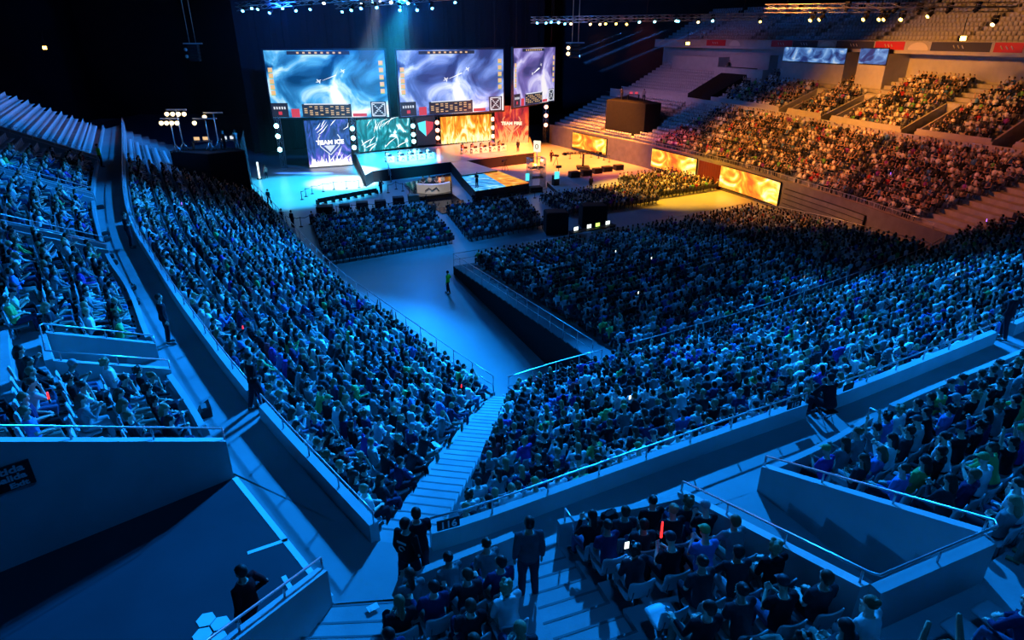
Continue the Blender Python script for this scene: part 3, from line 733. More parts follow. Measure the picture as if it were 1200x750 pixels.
# ------------------------------------------------------------------ seats and audience
build_lods()
for i in range(len(POSES)): near_meshes(i)
for i in range(3): near_meshes(i, st=True)
near_meshes(0, up=True)
SPOTS = []          # every seat of every block
def inside(poly, x, y, mg):
    cx = sum(p[0] for p in poly)/len(poly); cy = sum(p[1] for p in poly)/len(poly); q = []
    for px, py in poly: l = math.hypot(px-cx, py-cy); q.append((px+(px-cx)/l*mg, py+(py-cy)/l*mg))
    r = False
    for (x0, y0), (x1, y1) in zip(q, q[1:]+q[:1]):
        if (y0 > y) != (y1 > y) and x < (x1-x0)*(y-y0)/(y1-y0)+x0: r = not r
    return r
DRAPED = [[tuple(at(px, py, 7.4)[:2]) for px, py in ((199, 177), (243, 180.5), (287, 176), (242, 168))], [tuple(at(px, py, 8.3)[:2]) for px, py in ((711, 117), (757, 122), (775, 121), (735, 112))]]
TAKEN = []           # stretches of the right upper stand filled by entrance blocks and covers: f-range, first row
for px0, px1, off, k in ((788, 841, 8.3, 8), (838, 894, 6.2, 6), (857, 900, 9.0, 9), (918, 990, 7.5, 7), (1006, 1038, 7.5, 7), (806, 833, 0, 0)):
    cv = RU.offset(off) if off else RU; f0, f1 = sorted((f_px(cv, 9 if not off else 12, px0), f_px(cv, 9 if not off else 12, px1))); TAKEN.append((f0-.006, f1+.006, k))
def block(st, name, rows, pitch, f0, f1, occ, aisles=()):
    last = max(rows); inset = .12 if name in ('BL', 'BN') else .24 if name in ('NL', 'NM') else .36
    for k in rows:
        dp = (.86 if name == 'NV' and k == 5 else .62) if k else (.86 if name[0] in 'NUT' else .84)
        if name in ('BL', 'BN', 'BR') and k == last: dp = .36
        for s in st.row(k, pitch, f0, f1, dp):
            if s['d'] < inset or s['d'] > s['len']-inset: continue
            if any(a-.45 < s['d'] < a+.45 for a in [q*s['len'] for q in aisles]): continue
            if name[:2] == 'UR' and any(a < s['f'] < b and k >= c for a, b, c in TAKEN): continue
            if name[0] in 'BU' and any(inside(p, s['x'], s['y'], .9) for p in DRAPED): continue
            s['block'] = name; s['occ'] = occ; SPOTS.append(s)
block(bowl_left, 'BL', range(0, 13), .565, .13, .995, .95, (.35, .62, .82))
block(bowl_near, 'BN', range(0, 15), .565, .005, .995, .965, (.27, .54, .80))
block(bowl_right, 'BR', range(0, 12), .565, .045, .95, .96, (.2, .38, .55, .74))
for i, (a, b) in enumerate(sl): block(up_left, 'UL%d' % i, range(0, 14), .58, a+.002, b-.002, .93)
block(up_left, 'ULv', range(7, 15), .58, cl[2][0], cl[2][1], .9)
block(near_left, 'NL', range(0, 9), .56, 0, .87, .97); block(up_near, 'NM', range(0, 9), .56, fB1, cn[0][0]-.005, .97)
block(up_near, 'NV', range(5, 9), .56, cn[0][0], cn[0][1], .85); block(up_near, 'NR', range(0, 9), .58, cn[0][1]+.003, .98, .95)
for i, (a, b) in enumerate(sr): block(up_right, 'UR%d' % i, range(0, 11), .57, a+.003, b-.003, .86, (.5,) if (b-a)*RU.len > 12 else ())
block(trib, 'TR', range(0, 26), .56, .03, .985, .965, (.33, .66))
fl1 = Stand(Curve([(-9.2, 67.2), (-20.6, 62.6)], 0), Curve([(-5.2, 55.2), (-15.2, 49.0)], 0), 13, 0, 0)
fl2 = Stand(Curve([(1.2, 70.5), (-7.2, 66.3)], 0), Curve([(3.2, 60.2), (-3.9, 55.6)], 0), 11, 0, 0)
fl3 = Stand(Curve([(14.5, 77.5), (3.0, 71)], 0), Curve([(16.5, 70.2), (5.8, 64.5)], 0), 9, 0, 0)
fl4 = Stand(Curve([(24.0, 87.5), (13.5, 82)], 0), Curve([(27.0, 78.2), (16.8, 72.4)], 0), 10, 0, 0)
for nm, st in (('F1', fl1), ('F2', fl2), ('F3', fl3), ('F4', fl4)):
    for k in range(st.n):
        c = Curve([st.pt(0, k+.5), st.pt(1, k+.5)], 0); n = int(c.len/.55); o = c.tan(.5)
        for i in range(n):
            p = c.at((i+.5)/n); SPOTS.append(dict(x=p[0], y=p[1], z=0, yaw=math.atan2(-o[0], o[1])-math.pi/2, k=k, i=i, n=n, f=i/n, d=0, len=c.len, block=nm, occ=.97))
for st, nm in ((ring_right, 'RR'), (ring_left, 'RL')): block(st, nm, range(0, 12), .56, .02, .98, .0, (.15, .3, .45, .6, .75, .9))
def project_spot(s):
    px, py, d = proj((s['x'], s['y'], s['z']+.9)); s['px'], s['py'], s['D'] = px, py, d
    s['vis'] = d > 3 and -60 < px < 1260 and -20 < py < 800
# seats kept free because passages, drapes or people on their feet take the room
FREE = [(-1.9, 9.4, .9)]
for s in SPOTS:
    project_spot(s)
    px, py = s['px'], s['py']
    s['full'] = s['occ'] > rnd.random()
    if s['block'] == 'BL' and (s['f'] < .24 or (s['f'] < .33 and py < 196+(px-150)*.12)): s['full'] = False
    if s['block'].startswith('UL') and py < 172+px*.1 and s['y'] > 30: s['full'] = False
    if s['block'] == 'BR' and px < 760+(168-py)*1.9: s['full'] = False
    if s['block'].startswith('UR') and px < 852: s['full'] = False
    if s['block'] == 'NV' and px < 1165: s['full'] = False
SPOTS = [s for s in SPOTS if s['vis']]
def tuned(s):
    c, q = math.cos(s['yaw']), math.sin(s['yaw']); return c, q
# the figures that show largest are people of their own; the rest is the crowd
full = sorted([s for s in SPOTS if s['full'] and -15 < s['px'] < 1215 and s['py'] < 765], key=lambda s: s['D'])
NEAR_N = 258
near = full[:NEAR_N]; nearset = {id(s) for s in near}
WHERE = {'NL': ('left of the near stairs', 'front parapet', 'the stairs', 1), 'NM': ('between near stairs and passage', 'front parapet', 'the stairs', 0),
         'NV': ('behind the large passage', 'passage', 'its left end', 0), 'NR': ('right of the large passage', 'front parapet', 'the passage', 0),
         'UL4': ('above the exit sign wall', 'left walkway', 'that wall', 1), 'UL3': ('between the two nearest left passages', 'left walkway', 'short passage', 1),
         'BL': ('in left lower stand', 'walkway wall', 'corner stairs', 1), 'BN': ('in near lower stand', '116 wall', 'corner stairs', 0),
         'ULv': ('above the long left passage', 'passage', 'its near end', 1), 'UL2': ('beyond the long left passage', 'left walkway', 'that passage', 1)}
def where(s):
    w, rw, end, rev = WHERE[s['block']]
    i = s['n']-s['i'] if rev else s['i']+1
    k = s['k']+1
    if s['block'] == 'BL': k = 13-s['k']
    if s['block'] == 'BN': k = 15-s['k']
    if s['block'] == 'NV': k = s['k']-4
    if s['block'] == 'ULv': k = s['k']-6
    return '%s row %s, %s from %s' % (ordinal(k), w, ordinal(i), end)
GROUP = {'N': 'spectators in the near upper blocks', 'U': 'spectators in the left upper blocks', 'B': 'spectators in the lower stands'}
crowd = Mass()
ADJ = [p[0] for p in POSES]
def spot_cols(): return rnd.choice(SKIN), pick_top(rnd), rnd.choice(TROU), rnd.choice(HAIR)
for s in full+[q for q in SPOTS if q['full'] and not (-15 < q['px'] < 1215 and q['py'] < 765)]:
    sk, tp, tr, hr = spot_cols(); up = rnd.random() < .02
    yaw = s['yaw']+rnd.uniform(-.13, .13); scl = rnd.uniform(.95, 1.0)
    i = rnd.choice([0, 1, 2, 3, 5, 6, 7, 9]) if s['k'] == 0 else rnd.randrange(len(POSES))
    if id(s) in nearset:
        make_person(i, (s['x'], s['y'], s['z']), yaw, '%s person, %s top, %s' % (ADJ[i] if not up else 'arms-raised', tp[0], where(s)), GROUP[s['block'][0]], tp[1], tr, hr, sk, scl, up=up,
                    eyes=s['D'] < 14, cap=rnd.choice(CAPS))
    else:
        L_ = FARS if s['D'] > 48 else LODS; crowd.add(L_[-1] if up else L_[i], (s['x'], s['y'], s['z']), yaw, scl, [sk, tp[1], tr, hr])
crowd.build('crowd', facemat('crowd_clothes'), label='dense seated audience filling the stands', cat='crowd', kind='stuff')
# seats
def shell(w, pts, th, n=8, crown=.02):      # a moulded sheet: profile pts (y,z), dished across its width, rounded corners
    b = MB(); m = len(pts)
    for side in (0, 1):
        for j, (y, z) in enumerate(pts):
            e = 1-.22*((abs(2*j/(m-1)-1))**4)
            ny, nz = 0, 0
            a, c = pts[max(0, j-1)], pts[min(m-1, j+1)]; l = math.hypot(c[0]-a[0], c[1]-a[1]); ny, nz = -(c[1]-a[1])/l, (c[0]-a[0])/l
            for i in range(n+1):
                u = 2*i/n-1; d = crown*u*u-(th if side else 0)
                b.v.append((u*w/2*e, y+ny*d, z+nz*d))
    q = (n+1)*m
    for j in range(m-1):
        for i in range(n):
            a = j*(n+1)+i
            b.f += [(a, a+1, a+n+2, a+n+1), (q+a, q+a+n+1, q+a+n+2, q+a+1)]
    for j in range(m-1):
        for i in (0, n):
            a = j*(n+1)+i; f = (a, a+n+1, q+a+n+1, q+a); b.f.append(f if i == 0 else f[::-1])
    for i in range(n):
        for j in (0, m-1):
            a = j*(n+1)+i; f = (a, q+a, q+a+1, a+1); b.f.append(f if j == 0 else f[::-1])
    b.mi = [0]*len(b.f); b.sm = [True]*len(b.f); return b
seat_me = shell(.45, [(.15, .375), (.12, .392), (.0, .388), (-.15, .38), (-.26, .392), (-.285, .41)], .025).mesh('seat', M['seatplastic'])
back_me = shell(.45, [(-.30, .43), (-.305, .47), (-.325, .60), (-.345, .74), (-.36, .80), (-.375, .82)], -.025, crown=-.03).mesh('backrest', M['seatplastic'])
b = MB(); b.box((0, -.12, .36), (.30, .06, .03)); b.box((0, -.2, .18), (.05, .05, .36)); b.box((0, -.2, .012), (.16, .12, .024)); b.tube([(-.14, -.13, .37), (-.14, -.29, .38), (-.14, -.335, .6)], .014, 6); b.tube([(.14, -.13, .37), (.14, -.29, .38), (.14, -.335, .6)], .014, 6)
brk_me = b.mesh('bracket', M['concrete_dark'])
chair_spots = sorted([s for s in SPOTS if -10 < s['px'] < 1210 and s['py'] < 780 and s['block'] in WHERE], key=lambda s: s['D'])[:285]
cset = {id(s) for s in chair_spots}
for s in chair_spots:
    st = 'occupied pale' if s['full'] else 'empty pale'
    t = thing('stadium_seat', '%s seat, %s' % (st, where(s)), 'seat', (s['x'], s['y'], s['z']), s['yaw'], 'pale plastic seats of the stands')
    for nm, me in (('seat', seat_me), ('backrest', back_me), ('bracket', brk_me)):
        o = bpy.data.objects.new(nm, me); C.objects.link(o); o.parent = t
b = MB(); b.box((0, -.07, .385), (.45, .40, .03)); b.box((0, -.335, .62), (.45, .035, .40)); b.box((0, -.2, .18), (.06, .06, .36))
sm = Mass()
for s in SPOTS:
    if id(s) in cset: continue
    dk = s['block'][0] in 'FT'
    sm.add(b, (s['x'], s['y'], s['z']), s['yaw'], 1, [(.04, .04, .045) if dk else (.5, .51, .53)])
sm.build('seating', facemat('seat_plastic_rows', .45), label='rows of pale plastic seats across the stands', cat='seats', kind='stuff')
print('spots', len(SPOTS), 'people', len(full))
# ------------------------------------------------------------------ light-giving pictures
def led_mat(name, stops, scale=1.0, warp=2.0, strength=1.2, stretch=(1, 1, 1), detail=6, bias=None):
    m, nt, b = newmat(name)
    tc = nt.nodes.new('ShaderNodeTexCoord'); mp = nt.nodes.new('ShaderNodeMapping'); mp.inputs['Scale'].default_value = stretch
    n = nt.nodes.new('ShaderNodeTexNoise'); n.inputs['Scale'].default_value = scale; n.inputs['Detail'].default_value = detail; n.inputs['Distortion'].default_value = warp
    r = nt.nodes.new('ShaderNodeValToRGB'); el = r.color_ramp.elements
    el[0].position, el[0].color = stops[0][0], (*stops[0][1], 1); el[1].position, el[1].color = stops[-1][0], (*stops[-1][1], 1)
    for p, c in stops[1:-1]: e = el.new(p); e.color = (*c, 1)
    nt.links.new(tc.outputs['Object'], mp.inputs['Vector']); nt.links.new(mp.outputs['Vector'], n.inputs['Vector'])
    src = n.outputs['Fac']
    if bias:                                   # picture brightens towards one edge: (axis, from, to, amount)
        sp = nt.nodes.new('ShaderNodeSeparateXYZ'); nt.links.new(tc.outputs['Object'], sp.inputs['Vector'])
        mr = nt.nodes.new('ShaderNodeMapRange'); mr.inputs['From Min'].default_value = bias[1]; mr.inputs['From Max'].default_value = bias[2]
        mr.inputs['To Min'].default_value = 0; mr.inputs['To Max'].default_value = bias[3]
        ad = nt.nodes.new('ShaderNodeMath'); ad.operation = 'ADD'
        nt.links.new(sp.outputs[bias[0]], mr.inputs['Value']); nt.links.new(mr.outputs['Result'], ad.inputs[0]); nt.links.new(src, ad.inputs[1]); src = ad.outputs[0]
    nt.links.new(src, r.inputs['Fac'])
    nt.links.new(r.outputs['Color'], b.inputs['Emission Color']); b.inputs['Emission Strength'].default_value = strength
    b.inputs['Base Color'].default_value = (.01, .01, .01, 1); b.inputs['Roughness'].default_value = .5
    return m
M['snow'] = led_mat('screen_snow_map', [(.34, (.0, .04, .14)), (.43, (.02, .18, .45)), (.5, (.08, .42, .8)), (.57, (.5, .8, 1)), (.65, (1, 1, 1))], .17, 1.1, 1.15, (1, 1, 1.3), 5)
M['snow2'] = led_mat('screen_snow_map_violet', [(.34, (.02, .04, .18)), (.43, (.08, .15, .48)), (.5, (.25, .38, .85)), (.57, (.65, .75, 1)), (.65, (1, .98, 1))], .17, 1.1, 1.1, (1, 1, 1.3), 5)
M['snow3'] = led_mat('screen_snow_map_plum', [(.34, (.05, .05, .2)), (.43, (.18, .14, .46)), (.5, (.4, .36, .8)), (.57, (.75, .7, 1)), (.65, (1, .95, 1))], .17, 1.1, .95, (1, 1, 1.3), 5)
M['ice'] = led_mat('banner_ice', [(.38, (.005, .02, .12)), (.55, (.03, .1, .42)), (.66, (.1, .09, .6)), (.78, (.4, .3, 1)), (.9, (1, 1, 1))], .5, 3, 1.0, (1.6, 1, .6), 4, ('Z', 2.6, 0, .32))
M['teal'] = led_mat('led_teal', [(.42, (.0, .13, .16)), (.55, (.01, .3, .36)), (.62, (.1, .6, .7)), (.67, (.9, 1, 1))], .38, 3.2, 1.2, (1.5, 1, .7), 2)
M['fireled'] = led_mat('led_fire', [(.38, (.6, .13, .01)), (.52, (1, .32, .02)), (.62, (1, .62, .08)), (.76, (1, .95, .6))], .5, 2.4, 1.2, (1.6, 1, .55), 4, ('Z', 3.8, 0, .2))
M['redfire'] = led_mat('banner_fire', [(.4, (.25, .01, .02)), (.52, (.65, .02, .03)), (.62, (.95, .12, .03)), (.78, (1, .6, .2))], .4, 2.5, .9, (1.5, 1, .55), 4, ('Z', 3.5, 0, .28))
M['board'] = led_mat('board_fire', [(.36, (.8, .08, .01)), (.48, (1, .26, .015)), (.57, (1, .52, .06)), (.72, (1, .9, .5))], .36, 1.3, 1.9, (1, 1, 1.6), 8)
M['icefloor'] = led_mat('led_floor_ice', [(.4, (.0, .12, .5)), (.52, (.01, .38, .9)), (.62, (.2, .75, 1)), (.72, (1, 1, 1))], .6, 2.5, 1.1, (.5, 1.4, 1), 4)
M['firefloor'] = led_mat('led_floor_fire', [(.38, (.75, .16, .01)), (.52, (1, .42, .02)), (.64, (1, .68, .1)), (.76, (1, .9, .5))], .6, 2.5, 1.0, (.5, 1.4, 1), 4)
M['whiteglow'] = glow('white_glow', (1, .98, .95), 1.6); M['cyanlamp'] = glow('cyan_lamp', (.35, .9, 1), 9); M['warmlamp'] = glow('warm_lamp', (1, .62, .25), 9)
M['redlamp'] = glow('red_lamp', (1, .3, .16), 9); M['bluelamp'] = glow('blue_lamp', (.12, .5, 1), 10); M['whitelamp'] = glow('white_lamp', (.85, .93, 1), 12); M['yellowlamp'] = glow('yellow_lamp', (1, .6, .1), 10)
M['goldhud'] = glow('hud_gold', (1, .62, .3), .9); M['darkhud'] = glow('hud_dark', (.03, .04, .08), .6); M['redhud'] = glow('hud_red', (.75, .06, .1), .9); M['greenhud'] = glow('hud_green', (.5, .75, .2), .8); M['palehud'] = glow('hud_pale', (.85, .9, 1), .9)
M['tealglow'] = glow('teal_glow', (.1, .8, 1), 1.2); M['laptopglow'] = glow('laptop_glow', (.85, .95, .85), 2.2); M['limeglow'] = glow('lime_glow', (.6, 1, .15), 2)
M['redglow'] = glow('red_glow', (1, .02, .02), 3); M['violetglow'] = glow('violet_glow', (.35, .12, 1), 4)
TEXTS = {}
def text(body, size, m, parent, loc, rot=(math.pi/2, 0, 0), depth=.02, bold=.0, name='lettering', align='CENTER', sx=1):
    me = TEXTS.get((body, size))
    if me: me.materials.clear(); me.materials.append(m); o = bpy.data.objects.new(name, me); C.objects.link(o); o.parent = parent; o.location = loc; o.rotation_euler = rot; o.scale = (sx, 1, 1); return o
    cu = bpy.data.curves.new('t', 'FONT'); cu.body = body; cu.size = size; cu.extrude = depth; cu.offset = bold; cu.align_x = align; cu.align_y = 'CENTER'
    to = bpy.data.objects.new('t', cu); C.objects.link(to)
    me = bpy.data.meshes.new_from_object(to.evaluated_get(bpy.context.evaluated_depsgraph_get())); bpy.data.objects.remove(to); bpy.data.curves.remove(cu)
    me.name = name; me.materials.clear(); me.materials.append(m)
    o = bpy.data.objects.new(name, me); C.objects.link(o); o.parent = parent; o.location = loc; o.rotation_euler = rot; o.scale = (sx, 1, 1); return o
def frame_of(a, b):                  # width and heading of an upright panel between two plan points; local -Y looks at the viewer
    d = Vector((b[0]-a[0], b[1]-a[1])); return d.length, math.atan2(d.y, d.x)
def upright(name, label, cat, a, b, z0, z1, m, depth=.3, group=None, frame=.12, framemat='black', face='display'):
    w, rz = frame_of(a, b); t = thing(name, label, cat, (a[0], a[1], z0), rz, group); h = z1-z0
    mb = MB(); mb.box((w/2, depth/2, h/2), (w+2*frame, depth, h+2*frame), bev=.04); mb.build('casing', M[framemat], t)
    mb = MB(); mb.box((w/2, -.015, h/2), (w, .03, h)); mb.build(face, m, t)
    return t, w, h
def lb(name, parent, m, boxes):
    mb = MB()
    for bx in boxes: mb.box(*bx)
    return mb.build(name, m, parent)
# ------------------------------------------------------------------ the three screens over the stage
def screen(label, pa, pb, pta, ptb, Ya, Yb, m, side):
    a, b = at_depth(*pa, Ya), at_depth(*pb, Yb); z0 = (a.z+b.z)/2; z1 = (at_xy(*pta, a.x, a.y)+at_xy(*ptb, b.x, b.y))/2
    t, w, h = upright('led_screen', label, 'screen', a, b, z0, z1, m, .35, 'video screens over the stage', .25)
    y = -.05
    lb('score_bar', t, M['darkhud'], [((w*.45, y, h*.965), (w*.52, .03, h*.05))]); lb('score_figures', t, M['goldhud'], [((w*(.28+.05*i), y-.02, h*.965), (w*.02, .02, h*.025)) for i in range(8)])
    for sx in (.035, .962):
        for i in range(5):
            z = h*((.72-.085*i) if sx < .5 else (.82-.105*i))
            o = lb('player_portrait', t, M['goldhud'], [((w*sx, y, z), (w*.036, .03, h*.062))]); lb('health_bar', o, M['greenhud'], [((w*sx, y-.01, z-h*.036), (w*.036, .03, h*.012))])
    o = lb('stat_table', t, M['darkhud'], [((w*.47, y, h*.105), (w*.42, .03, h*.20))])
    lb('stat_figures', o, M['goldhud'], [((w*(.29+.045*i), y-.02, h*(.045+.03*j)), (w*.026, .02, h*.014)) for i in range(9) for j in range(5) if (i*7+j*3) % 4])
    lb('stat_heading', o, M['palehud'], [((w*.47, y-.02, h*.205), (w*.38, .02, h*.018))])
    o = lb('corner_panel', t, M['darkhud'], [((w*.07, y, h*.115), (w*.14, .03, h*.22))]); lb('corner_icon', o, M['redhud'], [((w*.07, y-.02, h*.07), (w*.03, .02, h*.05))]); lb('corner_figures', o, M['palehud'], [((w*(.025+.022*i), y-.02, h*.15), (w*.012, .02, h*.04)) for i in range(5)])
    lb('team_icon', t, M['redhud'], [((w*.2, y, h*.07), (w*.07, .03, h*.13)), ((w*.75, y, h*.035), (w*.12, .03, h*.05))])
    o = lb('minimap', t, M['darkhud'], [((w*.915, y, h*.12), (w*.135, .03, h*.24))])
    mb = MB(); x0, z0_ = w*.915, h*.12; s = h*.1
    for q in range(-3, 4):
        mb.box((x0+q*s*.25, y-.02, z0_+q*s*.25), (s*.34, .02, s*.16), 0); mb.box((x0+q*s*.25, y-.02, z0_-q*s*.25), (s*.30, .02, s*.14), 0)
    mb.box((x0, y-.02, z0_+s), (s*2, .02, s*.15)); mb.box((x0, y-.02, z0_-s), (s*2, .02, s*.15)); mb.box((x0-s, y-.02, z0_), (s*.15, .02, s*2)); mb.box((x0+s, y-.02, z0_), (s*.15, .02, s*2)); mb.build('minimap_lanes', M['palehud'], o)
    mb = MB()
    for fx, fz, r in ((.43, .55, .02), (.64, .70, .018)):
        for q in range(9): a_ = q*.698; rr = w*r*(1.6 if q % 2 else .9); mb.add([(w*fx, y, h*fz), (w*fx+rr*math.cos(a_), y, h*fz+rr*.7*math.sin(a_)), (w*fx+rr*.6*math.cos(a_+.35), y, h*fz+rr*.4*math.sin(a_+.35))], [(0, 1, 2), (2, 1, 0)])
    mb.tube([(w*.46, y, h*.56), (w*.58, y, h*.64)], [.05, .22], 6, flat=.2)
    mb.build('bright_burst', M['whiteglow'], t)
    # rigging ropes up to the roof
    mb = MB()
    for fx in (.08, .92): mb.tube([(w*fx, .2, h+.1), (w*fx, .2, 34.5-z0)], .03, 5)
    mb.build('hanging_cable', M['black'], t)
    return t
screen('leftmost of the three big screens, turned to the left stand', (320, 138), (456, 137), (309, 58), (450, 60), 94, 95, M['snow'], -1)
screen('middle big screen hanging over the gap between the two teams', (470, 137), (590, 129), (465, 59), (588, 58), 94, 103, M['snow2'], 0)
screen('narrow looking right screen, turned away towards the amber stand', (602, 128), (649, 116), (599, 57), (652, 55), 101, 112, M['snow3'], 1)
# ------------------------------------------------------------------ stage decks
ZS = 1.5
def poly_at(pts, z): return [tuple(at(px, py, z)[:2]) for px, py in pts]
def deck(name, label, pts, z0, z1, m, top=None, cat='stage'):
    mb = MB(); P = poly_at(pts, z1); mb.prism(P, 0 if z0 is None else z0, z1-.06); t = thing(name, label, cat, (0, 0, 0))
    mb.build('skirt', M['black'], t); mb = MB(); mb.prism(P, z1-.06, z1); mb.build('deck_top', M['stage'], t)
    return t
ice_d = deck('stage_platform', 'cyan lit stage platform with the five ice team desks', [(428, 205), (437, 200), (528, 189.5), (516, 171), (417, 180.5)], 0, ZS, None)
fire_d = deck('stage_platform', 'orange lit stage platform with the five fire team desks', [(546, 188), (626, 178.5), (621, 160), (516, 171), (528, 189.5)], 0, ZS, None)
run_d = deck('stage_runway', 'sloping stage runway leading to the glowing floor panels', [(528.3, 189.8), (546.2, 188.2), (583, 199.5), (541, 205)], 0, ZS, None, cat='runway')
P = poly_at([(540, 205.5), (557, 223.5), (620, 214), (583, 200)], 1.3)
t = thing('led_floor_stage', 'low stage with glowing floor, half blue and half orange', 'stage', (0, 0, 0))
mb = MB(); mb.prism(P, 0, 1.24); mb.build('skirt', M['black'], t)
c1 = tuple((P[0][i]*.42+P[3][i]*.58) for i in (0, 1)); c2 = tuple((P[1][i]*.45+P[2][i]*.55) for i in (0, 1))
mb = MB(); mb.prism([P[0], P[1], c2, c1], 1.24, 1.3); mb.build('blue_floor_panel', M['icefloor'], t)
mb = MB(); mb.prism([c1, c2, P[2], P[3]], 1.24, 1.3); mb.build('orange_floor_panel', M['firefloor'], t)
# open steps in front of the ice platform
t = thing('stage_steps', 'black metal steps up to the cyan lit platform', 'steps', tuple(at(459, 212.5, 0)))
d = at(455, 199, 1.5)-at(459, 212.5, 0); ang = math.atan2(d.y, d.x)-math.pi/2; t.rotation_euler = (0, 0, ang); L = math.hypot(d.x, d.y)
L = min(L, 2.6)
for i in range(6): mb = MB(); mb.box((0, L*(i+.5)/6, ZS*(i+.6)/6), (1.4, L/6+.05, .06)); mb.build('tread', M['black'], t)
mb = MB()
for s in (-.7, .7): mb.tube([(s, 0, .9), (s, L, ZS+.9)], .03, 6); mb.tube([(s, .1, 0), (s, .1, .95)], .025, 6); mb.tube([(s, L, ZS-.6), (s, L, ZS+.9)], .025, 6)
mb.build('rail', M['steel'], t)
# ------------------------------------------------------------------ backdrop panels
def vp(name, label, pa, pb, za, top, m, cat='banner', depth=.35):
    a, b = at(*pa, za), at(*pb, za); z1 = (at_xy(pa[0], top[0], a.x, a.y)+at_xy(pb[0], top[1], b.x, b.y))/2
    return upright(name, label, cat, a, b, za, z1, m, depth, None, .1)
def shield(t, w, h, m, cx, cz, s, y=-.06):
    mb = MB(); pts = [(-1, .55), (-.8, .85), (0, 1), (.8, .85), (1, .55), (.85, -.2), (0, -1), (-.85, -.2)]
    for i in range(8):
        (x0, z0), (x1, z1) = pts[i], pts[(i+1) % 8]
        if i in (0, 3, 4, 7, 5, 6): mb.tube([(cx+x0*s, y, cz+z0*s), (cx+x1*s, y, cz+z1*s)], s*.05, 5)
    mb.add([(cx-.55*s, y-.01, cz-.12*s), (cx+.55*s, y-.01, cz-.12*s), (cx, y-.01, cz-.75*s)], [(0, 1, 2)]); mb.build('shield_emblem', m, t)
t, w, h = vp('team_banner', 'purple glowing TEAM ICE banner standing on the floor', (363, 196), (413, 192.5), .15, (142, 139), M['ice'])
shield(t, w, h, M['palehud'], w*.52, h*.48, w*.25); text('TEAM ICE', h*.125, M['whiteglow'], t, (w*.53, -.25, h*.52), bold=.03, sx=1.12)
mb = MB()
for i in range(26):
    x = w*(.03+.94*i/25); hh = h*(.06+.13*abs(math.sin(i*1.7))+.1*(i % 5 == 2)); mb.add([(x-.22, -.05, 0), (x+.22, -.05, 0), (x+.1*math.sin(i), -.05, hh)], [(0, 1, 2)])
mb.build('ice_spikes', M['whiteglow'], t); mb = MB(); r_ = random.Random(3)
for i in range(12):
    x = w*r_.uniform(.02, .9); z = h*(r_.uniform(.03, .2) if i % 2 else r_.uniform(.68, .9)); L_ = r_.uniform(.1, .34)*w; a_ = r_.uniform(.3, 1.1); mb.tube([(x, -.05, z), (min(w, x+L_*.5*math.cos(a_)), -.05, min(h, z+L_*.45*math.sin(a_))), (min(w, x+L_*math.cos(a_)), -.05, min(h, z+L_*math.sin(a_*1.2)))], [.015, .06, .01], 4)
mb.build('frost_streaks', M['whiteglow'], t)
t, w, h = vp('led_wall', 'teal and white glowing wall behind the ice team desks', (421, 178.5), (482, 171.5), ZS, (140, 137), M['teal'], 'screen')
mb = MB()
r_ = random.Random(8)
for i in range(13):
    x = w*r_.uniform(.0, .8); z = h*(r_.uniform(0, .22) if i % 2 else r_.uniform(.55, .8)); L_ = w*r_.uniform(.12, .3); a_ = r_.uniform(.25, 1.3); mb.tube([(x, -.05, z), (min(w, x+L_*.4*math.cos(a_)), -.05, min(h, z+L_*.5*math.sin(a_))), (min(w, x+L_*math.cos(a_*.8)), -.05, min(h, z+L_*math.sin(a_)))], [.04, r_.uniform(.08, .24), .02], 5, flat=.3)
mb.build('ice_streaks', M['whiteglow'], t)
t, w, h = vp('team_banner', 'slim dark banner with a split shield between the two teams', (489, 170.5), (511, 169), ZS, (138, 136), M['darkhud'])
mb = MB(); cx, cz, s = w*.5, h*.62, w*.42
mb.add([(cx-s, -.06, cz+s*.6), (cx, -.06, cz+s*.8), (cx, -.06, cz-s), (cx-s*.85, -.06, cz-s*.2)], [(0, 1, 2, 3)]); mb.build('ice_half_shield', M['tealglow'], t)
mb = MB(); mb.add([(cx+s, -.06, cz+s*.6), (cx, -.06, cz+s*.8), (cx, -.06, cz-s), (cx+s*.85, -.06, cz-s*.2)], [(3, 2, 1, 0)]); mb.build('fire_half_shield', M['redhud'], t)
t, w, h = vp('led_wall', 'yellow flame wall behind the fire team desks', (517, 169), (576, 164), ZS, (137, 134), M['fireled'], 'screen')
mb = MB()
for i in range(18):
    x = w*(.04+.92*i/17); hh = h*(.12+.3*abs(math.sin(i*2.3)))
    mb.tube([(x, -.05, 0), (x+.25*math.sin(i*3), -.05, hh*.5), (x-.2, -.05, hh)], [.35, .26, .02], 6, flat=.3)
mb.build('flames', M['yellowlamp'] if False else glow('flame_glow', (1, .8, .3), 1.4), t)
t, w, h = vp('team_banner', 'red glowing TEAM FIRE banner at the right of the stage', (580, 167), (619, 167), ZS, (126, 122), M['redfire'])
shield(t, w, h, glow('ember_glow', (1, .35, .15), 1.1), w*.5, h*.5, w*.26); text('TEAM FIRE', h*.12, glow('ember_text', (1, .72, .5), 1.5), t, (w*.5, -.35, h*.53), bold=.03, sx=1.05)
mb = MB()
for i in range(14):
    x = w*(.05+.9*i/13); hh = h*(.1+.28*abs(math.sin(i*1.9))); mb.tube([(x, -.05, 0), (x+.2, -.05, hh*.5), (x-.15, -.05, hh)], [.3, .22, .02], 6, flat=.3)
mb.build('flames', glow('ember_flames', (1, .45, .12), 1.3), t)
